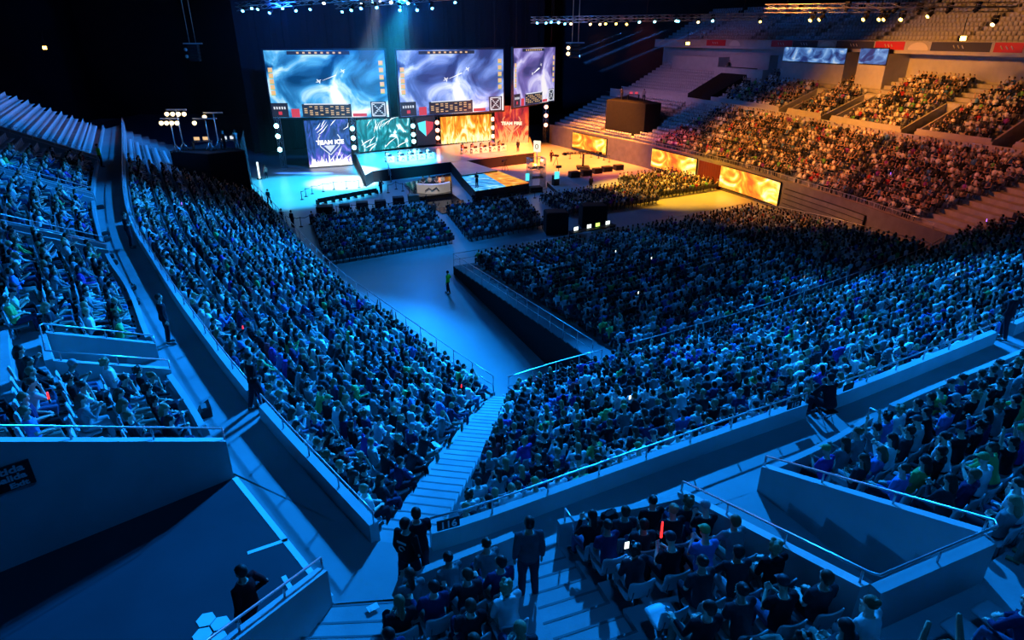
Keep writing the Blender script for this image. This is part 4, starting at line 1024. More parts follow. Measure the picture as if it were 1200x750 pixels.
# ------------------------------------------------------------------ lamp towers beside the panels
def truss(b, p, q, w=.4, step=.6, r=.035):
    p, q = Vector(p), Vector(q); d = (q-p).normalized(); u = d.orthogonal().normalized(); v = d.cross(u); L = (q-p).length; n = max(1, int(L/step))
    cs = [u*sx*w/2+v*sy*w/2 for sx, sy in ((-1, -1), (1, -1), (1, 1), (-1, 1))]
    for c in cs: b.tube([p+c, q+c], r, 5)
    for i in range(n):
        for k in range(4):
            a, e = cs[k], cs[(k+1) % 4]
            if i % 2: a, e = e, a
            b.tube([p+d*(L*i/n)+a, p+d*(L*(i+1)/n)+e], r*.6, 4, cap=False)
def tower(label, px, py, z0, lamps, m, top, group='lamp towers at the stage'):
    a = at(px, py, z0); t = thing('lamp_tower', label, 'lighting tower', tuple(a), 0, group); zt = at_xy(px, top, a.x, a.y)
    b = MB(); truss(b, (0, 0, .1), (0, 0, zt-z0), .6); b.box((0, 0, .05), (1, 1, .1)); b.build('truss', M['steel'], t)
    for i, ly in enumerate(lamps):
        z = at_xy(px, ly, a.x, a.y)-z0
        b = MB(); b.tube([(0, -.35, z), (0, -.62, z)], [.28, .36], 10); o = b.build('lamp', M['black'], t); b = MB(); b.tube([(0, -.6, z), (0, -.66, z)], .33, 10); b.build('lens', m, o)
tower('lamp tower with cyan lamps left of the purple banner', 333, 197, 0, (147, 159, 174.5), M['cyanlamp'], 137)
tower('lamp tower with cyan lamps beside the teal wall', 417, 180, ZS, (150, 161, 172), M['cyanlamp'], 137)
tower('lamp tower left of the split shield banner', 486, 171, ZS, (147, 157, 165), M['cyanlamp'], 137)
tower('lamp tower with red lamps right of the split shield banner', 514, 169, ZS, (143, 152, 161), M['redlamp'], 134)
tower('lamp tower with red lamps right of the yellow flame wall', 578, 165, ZS, (139, 149, 159), M['redlamp'], 130)
tower('tall lamp tower with orange lamps right of the TEAM FIRE banner', 639, 167, 0, (125, 135, 146), M['redlamp'], 116)
# ------------------------------------------------------------------ player desks and players
def person_at(i, p, face, label, **kw): return make_person(i, tuple(p), face, label, eyes=False, **kw)
def desk_row(pts, z, team, m_logo, topcol, lab):
    P = [at(px, py, z) for px, py in pts]; d = (P[-1]-P[0]).normalized(); nrm = Vector((d.y, -d.x, 0))
    if nrm.y > 0: nrm = -nrm
    rz = math.atan2(d.y, d.x)
    for k, p in enumerate(P):
        which = '%s from the left' % ordinal(k+1)
        t = thing('player_desk', 'white fronted %s team desk, %s' % (team, which), 'desk', tuple(p), rz, team+' team desks')
        b = MB(); b.box((0, 0, .42), (1.15, .06, .8), bev=.02); b.build('front_panel', M['white'], t)
        b = MB(); b.box((0, .36, .76), (1.2, .75, .05), bev=.01); b.build('desk_top', M['white'], t)
        b = MB(); b.tube([(-.2, -.045, .3), (.0, -.045, .55), (.2, -.045, .3)], .035, 5); b.tube([(-.12, -.045, .62), (.16, -.045, .5)], .03, 5); b.build('emblem', M['black'], t)
        b = MB(); b.box((0, .2, .95), (.58, .04, .3), bev=.01); b.tube([(0, .22, .78), (0, .22, .9)], .03, 6); o = b.build('monitor', M['black'], t)
        b = MB(); b.box((0, .224, .95), (.52, .01, .25)); b.build('monitor_screen', M['tealglow'] if team == 'ice' else M['goldhud'], o)
        for s in (-1, 1):
            b = MB(); b.box((s*.55, .68, .37), (.05, .05, .74)); b.build('leg', M['black'], t)
        q = p-nrm*.95
        ch = thing('gaming_chair', '%s team gaming chair, %s' % (team, which), 'chair', tuple(q), rz+math.pi, team+' team chairs')
        b = MB(); b.box((0, -.05, .44), (.5, .5, .1), bev=.04); b.build('seat', M['black'], ch); b = MB(); b.box((0, -.38, .86), (.5, .12, .82), bev=.05); b.build('backrest', M['black'], ch)
        b = MB(); b.tube([(0, -.05, .08), (0, -.05, .4)], .035, 6)
        for a in range(5): b.tube([(0, -.05, .09), (.3*math.cos(a*1.256), -.05+.3*math.sin(a*1.256), .05)], .03, 5)
        b.build('pedestal', M['black'], ch)
        make_person(0, tuple(q+V3(0, 0, .1)), rz+math.pi, 'player in headset at the %s %s team desk' % (ordinal(k+1), team), team+' team players', topcol, (.02, .02, .03), rnd.choice(HAIR[:3]), rnd.choice(SKIN), .98, eyes=False, cap=(.02, .02, .02))
desk_row([(458, 190.8), (472.5, 190), (484, 188.6), (494.5, 187.4), (505, 186.2)], ZS, 'ice', None, (.75, .76, .8), '')
desk_row([(546.5, 181.2), (558, 180.4), (569, 179.2), (579.5, 178), (590, 177)], ZS, 'fire', None, (.7, .25, .15), '')
# casters' desk in front of the stage
a, b_ = at(489, 226, .5), at(528, 224, .5); w, rz = frame_of(a, b_)
t = thing('caster_desk', 'white curved presenters desk with zigzag lines on a black dais', 'desk', tuple(a), rz)
b = MB(); n = 12
for i in range(n):
    x0, x1 = w*i/n, w*(i+1)/n; y0, y1 = -.9*math.sin(math.pi*i/n), -.9*math.sin(math.pi*(i+1)/n); b.prism([(x0, y0), (x1, y1), (x1, y1+.12), (x0, y0+.12)], 0, .95)
b.build('front_panel', M['white'], t)
b = MB(); b.prism([(w*i/n, -.95*math.sin(math.pi*i/n)) for i in range(n+1)]+[(w*i/n, .7-.95*math.sin(math.pi*i/n)) for i in range(n, -1, -1)], .95, 1.02); b.build('desk_top', M['white'], t)
b = MB(); b.tube([(w*.22, -.75, .35), (w*.33, -.9, .7), (w*.42, -1.0, .4), (w*.55, -1.02, .75), (w*.62, -.98, .3)], .05, 5); b.build('zigzag_line', M['black'], t)
t = thing('presenter_dais', 'black glossy dais under the presenters desk', 'platform', (0, 0, 0))
b = MB(); b.prism(poly_at([(474, 214), (528, 203), (530, 226), (489, 231)], .5), 0, .5); b.build('platform', M['gloss'], t)
t = thing('glossy_floor', 'black mirror floor area in front of the presenters desk', 'floor panel', (0, 0, 0))
b = MB(); b.prism(poly_at([(491, 232), (530, 227), (553, 243), (518, 250)], .12), 0, .12); b.build('panel', M['gloss'], t)
for k, (px, py, c, i) in enumerate(((496.5, 221, (.05, .05, .06), 0), (504, 220, (.7, .6, .5), 8), (512, 220, (.15, .15, .17), 0), (519, 219, (.75, .7, .65), 9))):
    q = at(px, py, .5); make_person(i, tuple(q+V3(0, 0, .1)), rz+math.pi, 'presenter in %s, %s from the left at the curved desk' % (('black', 'pale jacket', 'grey', 'white')[k], ordinal(k+1)), 'presenters', c, (.02, .02, .03), HAIR[k], SKIN[k % 4], 1, eyes=False)
    ch = thing('presenter_stool', 'dark stool of the %s presenter from the left' % ordinal(k+1), 'stool', tuple(q), rz+math.pi, 'presenters stools')
    b = MB(); b.box((0, -.1, .46), (.42, .42, .06), bev=.02); b.build('seat', M['black'], ch); b = MB(); b.tube([(0, -.1, 0), (0, -.1, .45)], .04, 6); b.tube([(0, -.1, .01), (0, -.1, .04)], .22, 10); b.build('pedestal', M['black'], ch)
# ------------------------------------------------------------------ subwoofers and boxes along the floor
def speaker_box(px0, px1, py0, py1, label, m='black', group='speaker boxes along the front of the stage'):
    a, b = at(px0, py1, 0), at(px1, py1-.8, 0); w, rz = frame_of(a, b); h = at_xy(px0, py0+2, a.x, a.y); h = max(.6, min(h, 1.5))
    t = thing('subwoofer', label, 'speaker', (*((a+b)/2).xy, 0), rz, group); d = w*.75
    mb = MB(); mb.box((0, d/2, h/2), (w, d, h), bev=.04); mb.build('cabinet', M[m], t)
    mb = MB(); mb.box((0, -.02, h/2), (w*.88, .04, h*.84)); mb.build('grille', M['drape'] if m == 'black' else M[m], t)
    mb = MB(); mb.box((-w*.5-.02, d/2, h*.6), (.03, .25, .1)); mb.box((w*.5+.02, d/2, h*.6), (.03, .25, .1)); mb.build('handle', M['black'], t)
M['tan'] = mat('tan_case', (.30, .22, .14), .6, noise=.1)
for k, (a, b, c, d) in enumerate(((371, 390, 241, 252), (398, 411, 239, 250), (418, 432, 236, 247), (440, 453, 234, 245), (461, 474, 230, 240))): speaker_box(a, b, c, d, '%s black speaker box from the left before the ice stage' % ordinal(k+1))
speaker_box(479, 492, 227.5, 237, 'tan box at the corner of the mirror floor', 'tan')
for k, (a, b, c, d) in enumerate(((555, 568, 229, 237), (571, 584, 226, 234), (589, 602, 223, 231), (605, 618, 220, 228), (622, 636, 218, 226))): speaker_box(a, b, c, d, '%s black speaker box from the left before the glowing floor' % ordinal(k+1))
for k, (a, b, c, d) in enumerate(((669, 680, 200, 209), (683, 694, 198, 207), (697, 706, 196, 204), (708, 718, 194, 202), (722, 731, 192, 200))): speaker_box(a, b, c, d, '%s black speaker box from the left on the orange floor' % ordinal(k+1))
# camera jib, tripod cameras, sign totem, equipment tower
a = at(683, 198, 0); t = thing('camera_crane', 'black camera crane on wheels on the orange floor', 'camera crane', tuple(a))
b = MB(); b.box((0, 0, .3), (1.8, 1.4, .25), bev=.05); b.tube([(-.7, -.8, .2), (-.7, .8, .2)], .2, 8); b.tube([(.7, -.8, .2), (.7, .8, .2)], .2, 8); b.build('wheeled_base', M['black'], t)
b = MB(); b.tube([(0, 0, .4), (0, 0, 2.1)], .14, 8); b.build('column', M['black'], t)
b = MB(); truss(b, (-2.4, 0, 2.2), (2.2, 0, 2.3), .25, .5, .03); b.build('arm', M['black'], t)
b = MB(); b.box((-2.6, 0, 2.1), (.5, .35, .4), bev=.05); b.tube([(-2.8, 0, 2.1), (-3.05, 0, 2.1)], .11, 8); b.build('camera', M['black'], t)
b = MB(); b.box((2.4, 0, 2.2), (.4, .4, .4), bev=.05); b.build('counterweight', M['black'], t)
def tripod_camera(px, py, label, face):
    a = at(px, py, 0); t = thing('tripod_camera', label, 'camera', tuple(a), face, 'floor cameras')
    for k in range(3):
        b = MB(); b.tube([(0, 0, 1.2), (.5*math.cos(k*2.09), .5*math.sin(k*2.09), 0)], .035, 6); b.build('leg', M['black'], t)
    b = MB(); b.box((0, 0, 1.42), (.25, .7, .3), bev=.04); b.tube([(0, .35, 1.42), (0, .7, 1.42)], [.1, .13], 8); b.build('camera_body', M['black'], t)
tripod_camera(652, 194, 'tripod camera beside the orange lit stage corner', 1.0)
tripod_camera(592, 200, 'tripod camera behind the glowing floor', 2.6)
a = at(629, 200, 0); t = thing('sign_totem', 'pale lit totem with a round mark on a pole', 'sign', tuple(a), -.4)
zt = at_xy(629, 165, a.x, a.y); zb = at_xy(629, 178, a.x, a.y)
b = MB(); b.box((0, 0, (zt+zb)/2), (1.0, .25, zt-zb), bev=.04); b.build('light_box', glow('totem_glow', (1, .85, .6), 1.3), t)
b = MB(); b.tube([(.22*math.cos(i*.628), -.15, (zt+zb)/2+.3*math.sin(i*.628)) for i in range(11)], .05, 5); b.build('ring_mark', M['black'], t)
b = MB(); b.tube([(0, 0, 0), (0, 0, zb)], .09, 8); b.box((0, 0, .05), (.9, .9, .1)); b.build('pole', M['steel'], t)
a = at(628, 219, 0); t = thing('equipment_tower', 'gold lit scaffold tower with lamps beside the glowing floor', 'scaffold', tuple(a), .3)
b = MB()
for sx in (-.9, .9):
    for sy in (-.6, .6): truss(b, (sx, sy, 0), (sx, sy, 3.6), .22, .5, .03)
for z in (1.2, 2.4, 3.6):
    b.tube([(-.9, -.6, z), (.9, -.6, z), (.9, .6, z), (-.9, .6, z), (-.9, -.6, z)], .04, 5)
b.build('frame', M['steel'], t)
b = MB(); b.box((0, 0, 2.42), (1.9, 1.3, .06)); b.box((0, 0, 1.2), (1.9, 1.3, .06)); b.build('shelf', M['black'], t)
for k in range(5): b = MB(); b.tube([(-.8+.4*k, -.72, 3.4-.5*(k % 3)), (-.8+.4*k, -.95, 3.4-.5*(k % 3))], .14, 8); b.build('lamp', M['yellowlamp'] if k % 2 else M['steel'], t)
b = MB(); b.box((-1.3, -.5, 1.4), (.5, .05, .9)); b.build('glowing_monitor', M['tealglow'], t)
# black camera riser with a teal monitor on the right
t = thing('camera_riser', 'low dark camera platform with pale top on the orange floor', 'platform', (0, 0, 0))
b = MB(); b.prism(poly_at([(641, 213), (661, 207), (684, 221), (658, 228)], .55), 0, .5); b.build('skirt', M['black'], t)
b = MB(); b.prism(poly_at([(641, 213), (661, 207), (684, 221), (658, 228)], .55), .5, .55); b.build('platform', M['stage'], t)
a = at(651, 217, .55); t = thing('monitor_cart', 'black monitor cart with a teal screen on the camera platform', 'cart', tuple(a), .5)
b = MB(); b.box((0, 0, .6), (.8, .6, 1.2), bev=.05); b.build('cabinet', M['black'], t); b = MB(); b.box((-.1, -.4, 1.3), (.7, .06, .9), bev=.02); b.build('screen', M['tealglow'], t); b = MB(); b.tube([(.4, 0, 1.2), (.4, 0, 2.2)], .05, 6); b.box((.4, 0, 2.2), (.6, .3, .3)); b.build('camera_mount', M['black'], t)
# belt posts round the stage floor
def belt(label, pts, n, z=0, h=1.0, group='belt barriers on the arena floor'):
    P = [at(px, py, z) for px, py in pts]; t = thing('belt_barrier', label, 'barrier', tuple(P[0]), 0, group); cv = Curve([(p.x, p.y) for p in P], 0); Q = []
    for i in range(n+1):
        q = cv.at(i/n); l = (q[0]-P[0].x, q[1]-P[0].y); Q.append((*l, h-.08))
        b = MB(); b.tube([(*l, .02), (*l, h)], .035, 6); b.tube([(*l, 0), (*l, .04)], .2, 10); b.build('post', M['black'], t)
    b = MB()
    for u, v in zip(Q, Q[1:]): b.tube([u, tuple((x+y)/2-(.12 if i == 2 else 0) for i, (x, y) in enumerate(zip(u, v))), v], .03, 4)
    b.build('belt', M['black'], t)
belt('belt barrier beside the two men near the left stand', [(336, 263), (350, 266.5), (364, 263)], 3)
belt('belt barrier along the pale lit floor before the ice stage', [(354, 234), (362, 228), (392, 222), (421, 220)], 6)
belt('belt barrier across the orange floor beside the crane', [(668, 186), (698, 184), (714, 190)], 5)
belt('belt barrier near the steps of the ice stage', [(455, 226), (466, 221), (480, 228)], 3)
belt('belt barrier in front of the left floor crowd', [(395, 252), (440, 248), (486, 245), (500, 238)], 7)
belt('belt barrier between the glowing floor and the crowd', [(568, 240), (602, 236), (640, 230)], 5)
a, b_ = at(373, 240, 0), at(442, 227, 0); w, rz = frame_of(a, b_)
t = thing('crowd_barrier', 'long low black barrier across the pale lit floor', 'barrier', tuple(a), rz); b = MB(); b.box((w/2, 0, .45), (w, .12, .5), bev=.03); b.build('panel', M['black'], t); b = MB()
for i in range(9): b.box((w*i/8, .1, .25), (.08, .7, .5))
b.build('feet', M['black'], t)
# two black draped boxes and the control table at the front edge of the raised seating
def drape_box(px0, px1, py0, py1, label):
    a, b = at(px0, py1, 0), at(px1, py1-1, 0); w, rz = frame_of(a, b); h = min(3.2, at_xy(px0, py0, a.x, a.y)); t = thing('draped_box', label, 'booth', tuple(a), rz)
    mb = MB(); mb.box((w/2, .9, h/2), (w, 1.8, h), bev=.08); mb.build('drape', M['drape'], t); mb = MB(); mb.box((w/2, .9, h+.03), (w*.9, 1.5, .06)); mb.build('lid', M['black'], t)
drape_box(640, 666, 251, 276, 'left of two tall black draped boxes amid the floor crowd')
drape_box(682, 711, 243, 269, 'right of two tall black draped boxes amid the floor crowd')
a, b_ = at(672, 283, .7), at(722, 273, .7); w, rz = frame_of(a, b_)
t = thing('control_table', 'long black control table in front of the raised seating', 'table', tuple(a), rz)
mb = MB(); mb.box((w/2, .4, .74), (w, .8, .05)); mb.build('table_top', M['black'], t)
for x in (.1, w-.1):
    mb = MB(); mb.box((x, .4, .36), (.06, .7, .72)); mb.build('leg', M['black'], t)
for k, (fx, m) in enumerate(((.12, 'laptopglow'), (.42, 'laptopglow'), (.62, 'limeglow'), (.86, 'laptopglow'))):
    c, s_ = math.cos(rz), math.sin(rz); o = thing('laptop', '%s glowing laptop from the left on the control table' % ordinal(k+1), 'laptop', (a.x+c*w*fx-s_*.3, a.y+s_*w*fx+c*.3, .7+.765), rz, 'laptops on the control table')
    mb = MB(); mb.box((0, 0, .012), (.5, .32, .022)); mb.build('keyboard', M['black'], o); mb = MB(); mb.box((0, .17, .2), (.5, .02, .36)); mb.build('lid', M['black'], o); mb = MB(); mb.box((0, .155, .2), (.46, .012, .32)); mb.build('display', M[m], o)
# ------------------------------------------------------------------ flame boards on the right floor wall
def board(label, px0, px1, z0, z1):
    f0, f1 = f_px(FR, 2, px1), f_px(FR, 2, px0); f0, f1 = min(f0, f1), max(f0, f1)
    o0 = FR.at((f0+f1)/2); t = thing('flame_board', label, 'advertising board', (o0[0], o0[1], 0), 0, 'flame boards on the right floor wall')
    for nm, m, off, th, za, zb in (('casing', M['black'], -.35, .2, z0-.08, z1+.08), ('display', M['board'], -.47, .06, z0, z1)):
        mb = MB(); curve_wall(mb, FR, f0, f1, za, zb, th, 20, off); mb.v = [(x-o0[0], y-o0[1], z) for x, y, z in mb.v]; mb.build(nm, m, t)
board('flame board nearest the stage on the right wall', 674, 713, .55, 2.85)
board('middle flame board on the right wall, left of the red curtain', 767, 819, .55, 2.95)
board('widest flame board on the right wall, right of the red curtain', 848, 917, .5, 2.95)
f0, f1 = f_px(FR, 1.5, 847), f_px(FR, 1.5, 820); mb = MB(); n = 28
t = thing('tunnel_curtain', 'dark red curtain between two flame boards', 'curtain', (0, 0, 0))
for i in range(n):
    fa, fb = f0+(f1-f0)*i/n, f0+(f1-f0)*(i+1)/n; wv = .05*math.sin(i*2.2); p, q = FR.at(fa), FR.at(fb); o = FR.out(fa)
    mb.prism([(p[0]-o[0]*(.3+wv), p[1]-o[1]*(.3+wv)), (q[0]-o[0]*(.3-wv), q[1]-o[1]*(.3-wv)), (q[0]-o[0]*.22, q[1]-o[1]*.22), (p[0]-o[0]*.22, p[1]-o[1]*.22)], .02, 2.9)
mb.build('cloth', mat('red_curtain', (.12, .02, .02), .9), t)
# folded seating bank against the right wall
f0, f1 = f_px(FR, 1.5, 1015), f_px(FR, 1.5, 921); t = thing('folded_seating', 'long dark folded seating bank against the right wall', 'seating bank', (0, 0, 0))
for k in range(5):
    mb = MB(); curve_wall(mb, FR, min(f0, f1), max(f0, f1), .05+k*.5, .47+k*.5, .1, 16, -.62+k*.06); mb.build('shelf_front', M['concrete_dark'], t)
mb = MB(); curve_wall(mb, FR, min(f0, f1), max(f0, f1), .04, 2.5, .2, 16, -.3); mb.build('frame', M['black'], t)
handrail('long rail along the aisle beside the raised seating', [(*trib.F.at(1), .72), (28.6, 55.5, 1.5), (*trib.B.at(.995), 2.6)], .95, 1.6, mid=True)
tl = [(*trib.pt(.0, k), trib.z(min(k, 25))) for k in (0, 8, 16, 25)]
handrail('dark rail down the left side of the raised seating', tl, 1.0, 1.5, mid=True)
handrail('rail along the front edge of the raised seating', [(*trib.F.at(f), .72) for f in (0, .25, .5, .75, 1)], 1.0, 1.8, mid=True)
# ------------------------------------------------------------------ overhead trusses and lamps
def ray_hit(px, py, p0, n):
    u = (px-600)/FOC; v = (py-375)/FOC; d = Vector((u, cP-v*sP, -(v*cP+sP))); o = Vector((0, 0, EYE))
    return o+d*((Vector(p0)-o).dot(n)/d.dot(n))
def roof_truss(label, a, b, w=.6):
    a, b = Vector(a), Vector(b); t = thing('lighting_truss', label, 'truss', tuple(a), 0, 'lighting trusses under the roof')
    m = MB(); truss(m, (0, 0, 0), b-a, w, 1.0, .04); m.build('lattice', M['steel'], t)
    for f in (.1, .5, .9): m = MB(); p = (b-a)*f; m.tube([p, p+V3(0, 0, 34.6-a.z-p.z)], .03, 5); m.build('hanging_cable', M['black'], t)
    return a, b
T1 = roof_truss('blue lamp truss above the leftmost screen', at_depth(276, 8, 80), at_depth(470, -9, 84))
T2 = roof_truss('blue lamp truss above the middle screen', at_depth(392, 5, 74), at_depth(575, -9, 80))
T3 = roof_truss('long truss of small lamps right of the screens', at_depth(622, 23.5, 92), at_depth(900, 19, 88), .5)
T4 = roof_truss('truss of amber lamps in front of the right ring seats', at_depth(896, 10, 66), at_depth(1190, 8, 58), .5)
def head_proto():
    t = thing('stage_lamp', 'moving stage lamp', 'stage lamp', (0, 0, -50))
    b = MB(); b.box((0, 0, -.12), (.45, .35, .2), bev=.04); b.build('base', M['black'], t)
    b = MB()
    b.tube([(-.24, 0, -.6), (-.24, 0, -.2), (.24, 0, -.2), (.24, 0, -.6)], .05, 6)
    b.build('yoke', M['black'], t)
    d = V3(0, -.75, -.6).normalized(); c = V3(0, 0, -.55)
    b = MB(); b.tube([c-d*.28, c-d*.2, c+d*.1, c+d*.32], [.1, .17, .19, .17], 10); o = b.build('lamp_head', M['black'], t)
    b = MB(); b.tube([c+d*.30, c+d*.345], [.165, .165], 12); b.build('lens', M['whitelamp'], o)
    return t
PROTO = head_proto(); lens_me = {}
src = PROTO.children
def lens_mesh(m):
    if m not in lens_me:
        l = [c for q in PROTO.children for c in q.children][0]; me = l.data.copy(); me.materials.clear(); me.materials.append(M[m]); lens_me[m] = me
    return lens_me[m]
def lamps(tr, pts, grp, names, Yd=None, yaw=0):
    a, b = tr
    for k, (px, py, m) in enumerate(pts):
        best = min((abs(proj(a+(b-a)*(i/300))[0]-px), i/300) for i in range(301))[1]; p = a+(b-a)*best; p = Vector((p.x, p.y, p.z))
        z = at_xy(px, py, p.x, p.y)+.75; p.z = min(z, p.z-.2) if z < p.z else z
        c = copy_tree(PROTO); c.location = p; c.rotation_euler = (0, 0, yaw+rnd.uniform(-.5, .5)); c['label'] = names % ordinal(k+1); c['group'] = grp
        for q in c.children:
            for l in q.children: l.data = lens_mesh(m)
        if p.z < (a+(b-a)*best).z-.35:
            mb = MB(); mb.tube([(0, 0, 0), (0, 0, (a+(b-a)*best).z-p.z)], .03, 5); mb.build('hanger', M['black'], c)
lamps(T1, [(285, 13, 'bluelamp'), (294, 10, 'bluelamp'), (303, 11, 'bluelamp'), (316, 14, 'bluelamp'), (330, 10, 'bluelamp'), (345, 12, 'bluelamp'), (363, 9, 'bluelamp'), (380, 4, 'whitelamp'), (400, 14, 'bluelamp'), (423, 3, 'whitelamp'), (437, 2, 'cyanlamp')], 'blue stage lamps over the screens', 'blue moving lamp, %s from the left over the leftmost screen')
lamps(T2, [(412, 12, 'bluelamp'), (424, 10, 'bluelamp'), (440, 9, 'bluelamp'), (458, 3, 'whitelamp'), (468, 12, 'bluelamp'), (478, 4, 'cyanlamp'), (488, 12, 'bluelamp'), (505, 10, 'bluelamp'), (532, 3, 'bluelamp')], 'blue stage lamps over the screens', 'blue moving lamp, %s from the left on the middle truss')
lamps(T3, [(629.6, 27, 'bluelamp'), (638.5, 27, 'bluelamp'), (645, 26, 'bluelamp'), (655, 26.5, 'cyanlamp'), (661, 28, 'bluelamp'), (669.7, 28, 'warmlamp'), (691, 28.5, 'warmlamp'), (702.6, 28.5, 'warmlamp'), (710, 28, 'yellowlamp'), (722, 28, 'yellowlamp'), (735.5, 28.5, 'yellowlamp'), (748.7, 26, 'cyanlamp'), (766.7, 25.5, 'cyanlamp'), (791.8, 24.5, 'cyanlamp'), (795, 25, 'bluelamp'), (819, 26, 'warmlamp'), (836, 24.5, 'cyanlamp'), (891, 25.5, 'yellowlamp')], 'small lamps right of the screens', 'small lamp, %s from the left on the long truss')
lamps(T4, [(954, 24, 'yellowlamp'), (965, 22.5, 'yellowlamp'), (993, 12, 'black'), (1017, 22, 'yellowlamp'), (1035, 21.5, 'yellowlamp'), (1041, 20.5, 'yellowlamp'), (1050, 14, 'black'), (1060, 21.5, 'yellowlamp'), (1078, 15, 'black'), (1093, 19.5, 'yellowlamp'), (1113, 14, 'black'), (1146, 13, 'black'), (1171, 29, 'warmlamp')], 'lamps before the right ring seats', 'lamp before the right ring seats, %s from the left', yaw=-1.2)
for ch in list(PROTO.children):
    for l in list(ch.children): bpy.data.objects.remove(l)
    bpy.data.objects.remove(ch)
bpy.data.objects.remove(PROTO)
def flood(label, px, py, Y, m='yellowlamp'):
    p = at_depth(px, py, Y); t = thing('floodlight', label, 'floodlight', tuple(p), 0, 'amber floodlights'); b = MB(); b.box((0, .2, 0), (.6, .3, .45), bev=.05); b.tube([(0, .2, .2), (0, .2, 1.6)], .03, 5); b.build('housing', M['black'], t); b = MB(); b.box((0, .04, 0), (.5, .03, .36)); b.build('lens', M[m], t)
flood('amber floodlight above the far corner seats', 806, 51, 93); flood('amber floodlight in front of the right ring banners', 1129, 45, 58)
flood('amber floodlight under the ring at the top left', 52, 56, 84)
# hanging speaker clusters
def array(label, px, py0, py1, Y, lampm=None):
    a = at_depth(px, py0, Y); b = at_depth(px, py1, Y); h = a.z-b.z; t = thing('hanging_speakers', label, 'speaker', tuple(a), 0, 'speaker clusters hanging from the roof')
    n = max(3, int(h/.4))
    for i in range(n): m = MB(); m.box((0, -.02*i*i*.3, -h*(i+.5)/n), (1.3, .7, h/n*.92), bev=.05); m.build('cabinet', M['black'], t)
    m = MB(); m.tube([(-.4, 0, 0), (-.4, 0, 34.6-a.z)], .03, 5); m.tube([(.4, 0, 0), (.4, 0, 34.6-a.z)], .03, 5); m.box((0, 0, .1), (2.4 if lampm else 1.2, .3, .15)); m.build('rigging', M['steel'], t)
    if lampm:
        for k, (dx, dz) in enumerate(((-.9, -h*.3), (-.9, -h*.7))): m = MB(); m.tube([(dx, -.3, dz), (dx, -.36, dz)], .22, 10); m.build('lamp', M[lampm], t)
array('dark hanging speaker cluster left of the screens', 226, 52, 72, 88, 'white')
array('hanging speaker cluster with two bright lamps beside the right screen', 674, 51, 68, 90, 'warmlamp')
# ------------------------------------------------------------------ draped platforms over the seats
def platform(label, pts, z, zlow, thingname='draped_platform'):
    P = [at(px, py, z) for px, py in pts]; t = thing(thingname, label, 'platform', (0, 0, 0)); mb = MB(); mb.prism([(p.x, p.y) for p in P], zlow, z-.08); mb.build('drape', M['drape'], t)
    mb = MB(); mb.prism([(p.x, p.y) for p in P], z-.08, z); mb.build('deck', M['black'], t); return P
PL = platform('black draped technicians platform over the far left seats', [(199, 177), (243, 180.5), (287, 176), (242, 168)], 7.4, 3.4)
PR = platform('black draped technicians platform over the empty right seats', [(711, 117), (757, 122), (775, 121), (735, 112)], 8.3, 3.6)
def stand_lamp(label, px, py, z, top, lampm, bar=1.6, n=0, grp='lamp stands on the far left platform'):
    a = at(px, py, z); t = thing('lamp_stand', label, 'lamp stand', tuple(a), 0, grp); h = at_xy(px, top, a.x, a.y)-z
    b = MB(); b.tube([(0, 0, 0), (0, 0, h)], .05, 6)
    for k in range(3): b.tube([(0, 0, .7), (.5*math.cos(k*2.1), .5*math.sin(k*2.1), 0)], .035, 5)
    b.build('stand', M['steel'], t); b = MB(); b.box((0, 0, h), (bar, .12, .12)); b.build('cross_bar', M['steel'], t)
    for k in range(n):
        b = MB(); x = bar*(-.42+.84*k/max(1, n-1)); b.tube([(x, -.1, h-.35), (x, -.3, h-.38)], [.16, .2], 8); b.build('lamp', M[lampm], t)
M['paleamber'] = glow('pale_amber_lamp', (1, .75, .4), 3)
stand_lamp('upper bar of four pale lamps behind the left platform', 216, 176, 7.4, 128.5, 'paleamber', 1.9, 4)
stand_lamp('lower bar of four pale lamps behind the left platform', 207, 178, 7.4, 139, 'paleamber', 1.7, 4)
stand_lamp('tall lamp stand in the middle of the left platform', 247, 176, 7.4, 139, 'paleamber', 2.2, 1)
stand_lamp('tallest lamp stand on the left platform', 257, 173, 7.4, 132, 'paleamber', 1.8, 1)
def work_desk(label, px, py, z, rz, m):
    a = at(px, py, z); t = thing('work_desk', label, 'desk', tuple(a), rz, 'technicians desks'); b = MB(); b.box((0, 0, .74), (1.8, .7, .05)); b.build('desk_top', M['black'], t)
    for s in (-1, 1): b = MB(); b.box((s*.8, 0, .36), (.06, .6, .72)); b.build('leg', M['black'], t)
    for s in (-.4, .4): b = MB(); b.box((s, .1, 1.0), (.55, .05, .36)); b.tube([(s, .1, .76), (s, .1, .85)], .04, 6); o = b.build('monitor', M['black'], t); b = MB(); b.box((s, .07, 1.0), (.5, .02, .3)); b.build('monitor_screen', M[m], o)
work_desk('work desk with monitors at the right end of the left platform', 270, 174, 7.4, .6, 'palehud'); work_desk('work desk with monitors amid the left platform', 238, 175, 7.4, .2, 'goldhud'); work_desk('work desk with monitors on the right platform', 742, 117, 8.3, -.4, 'redhud')
PEOPLE = []
def standing(i, px, py, z, yaw, label, top, tr=(.02, .02, .03), grp=None, hair=(.015, .012, .01), eyes=False, s=1.0, cap=None):
    p = at(px, py, z); return make_person(i, tuple(p), yaw, label, grp, top, tr, hair, rnd.choice(SKIN), s, st=True, eyes=eyes)
standing(0, 264, 175.5, 7.4, -.6, 'person in black standing on the left platform', (.02, .02, .02)); standing(2, 278, 174.5, 7.4, .9, 'person in pale shirt at the right end of the left platform', (.7, .6, .5), (.5, .45, .4))
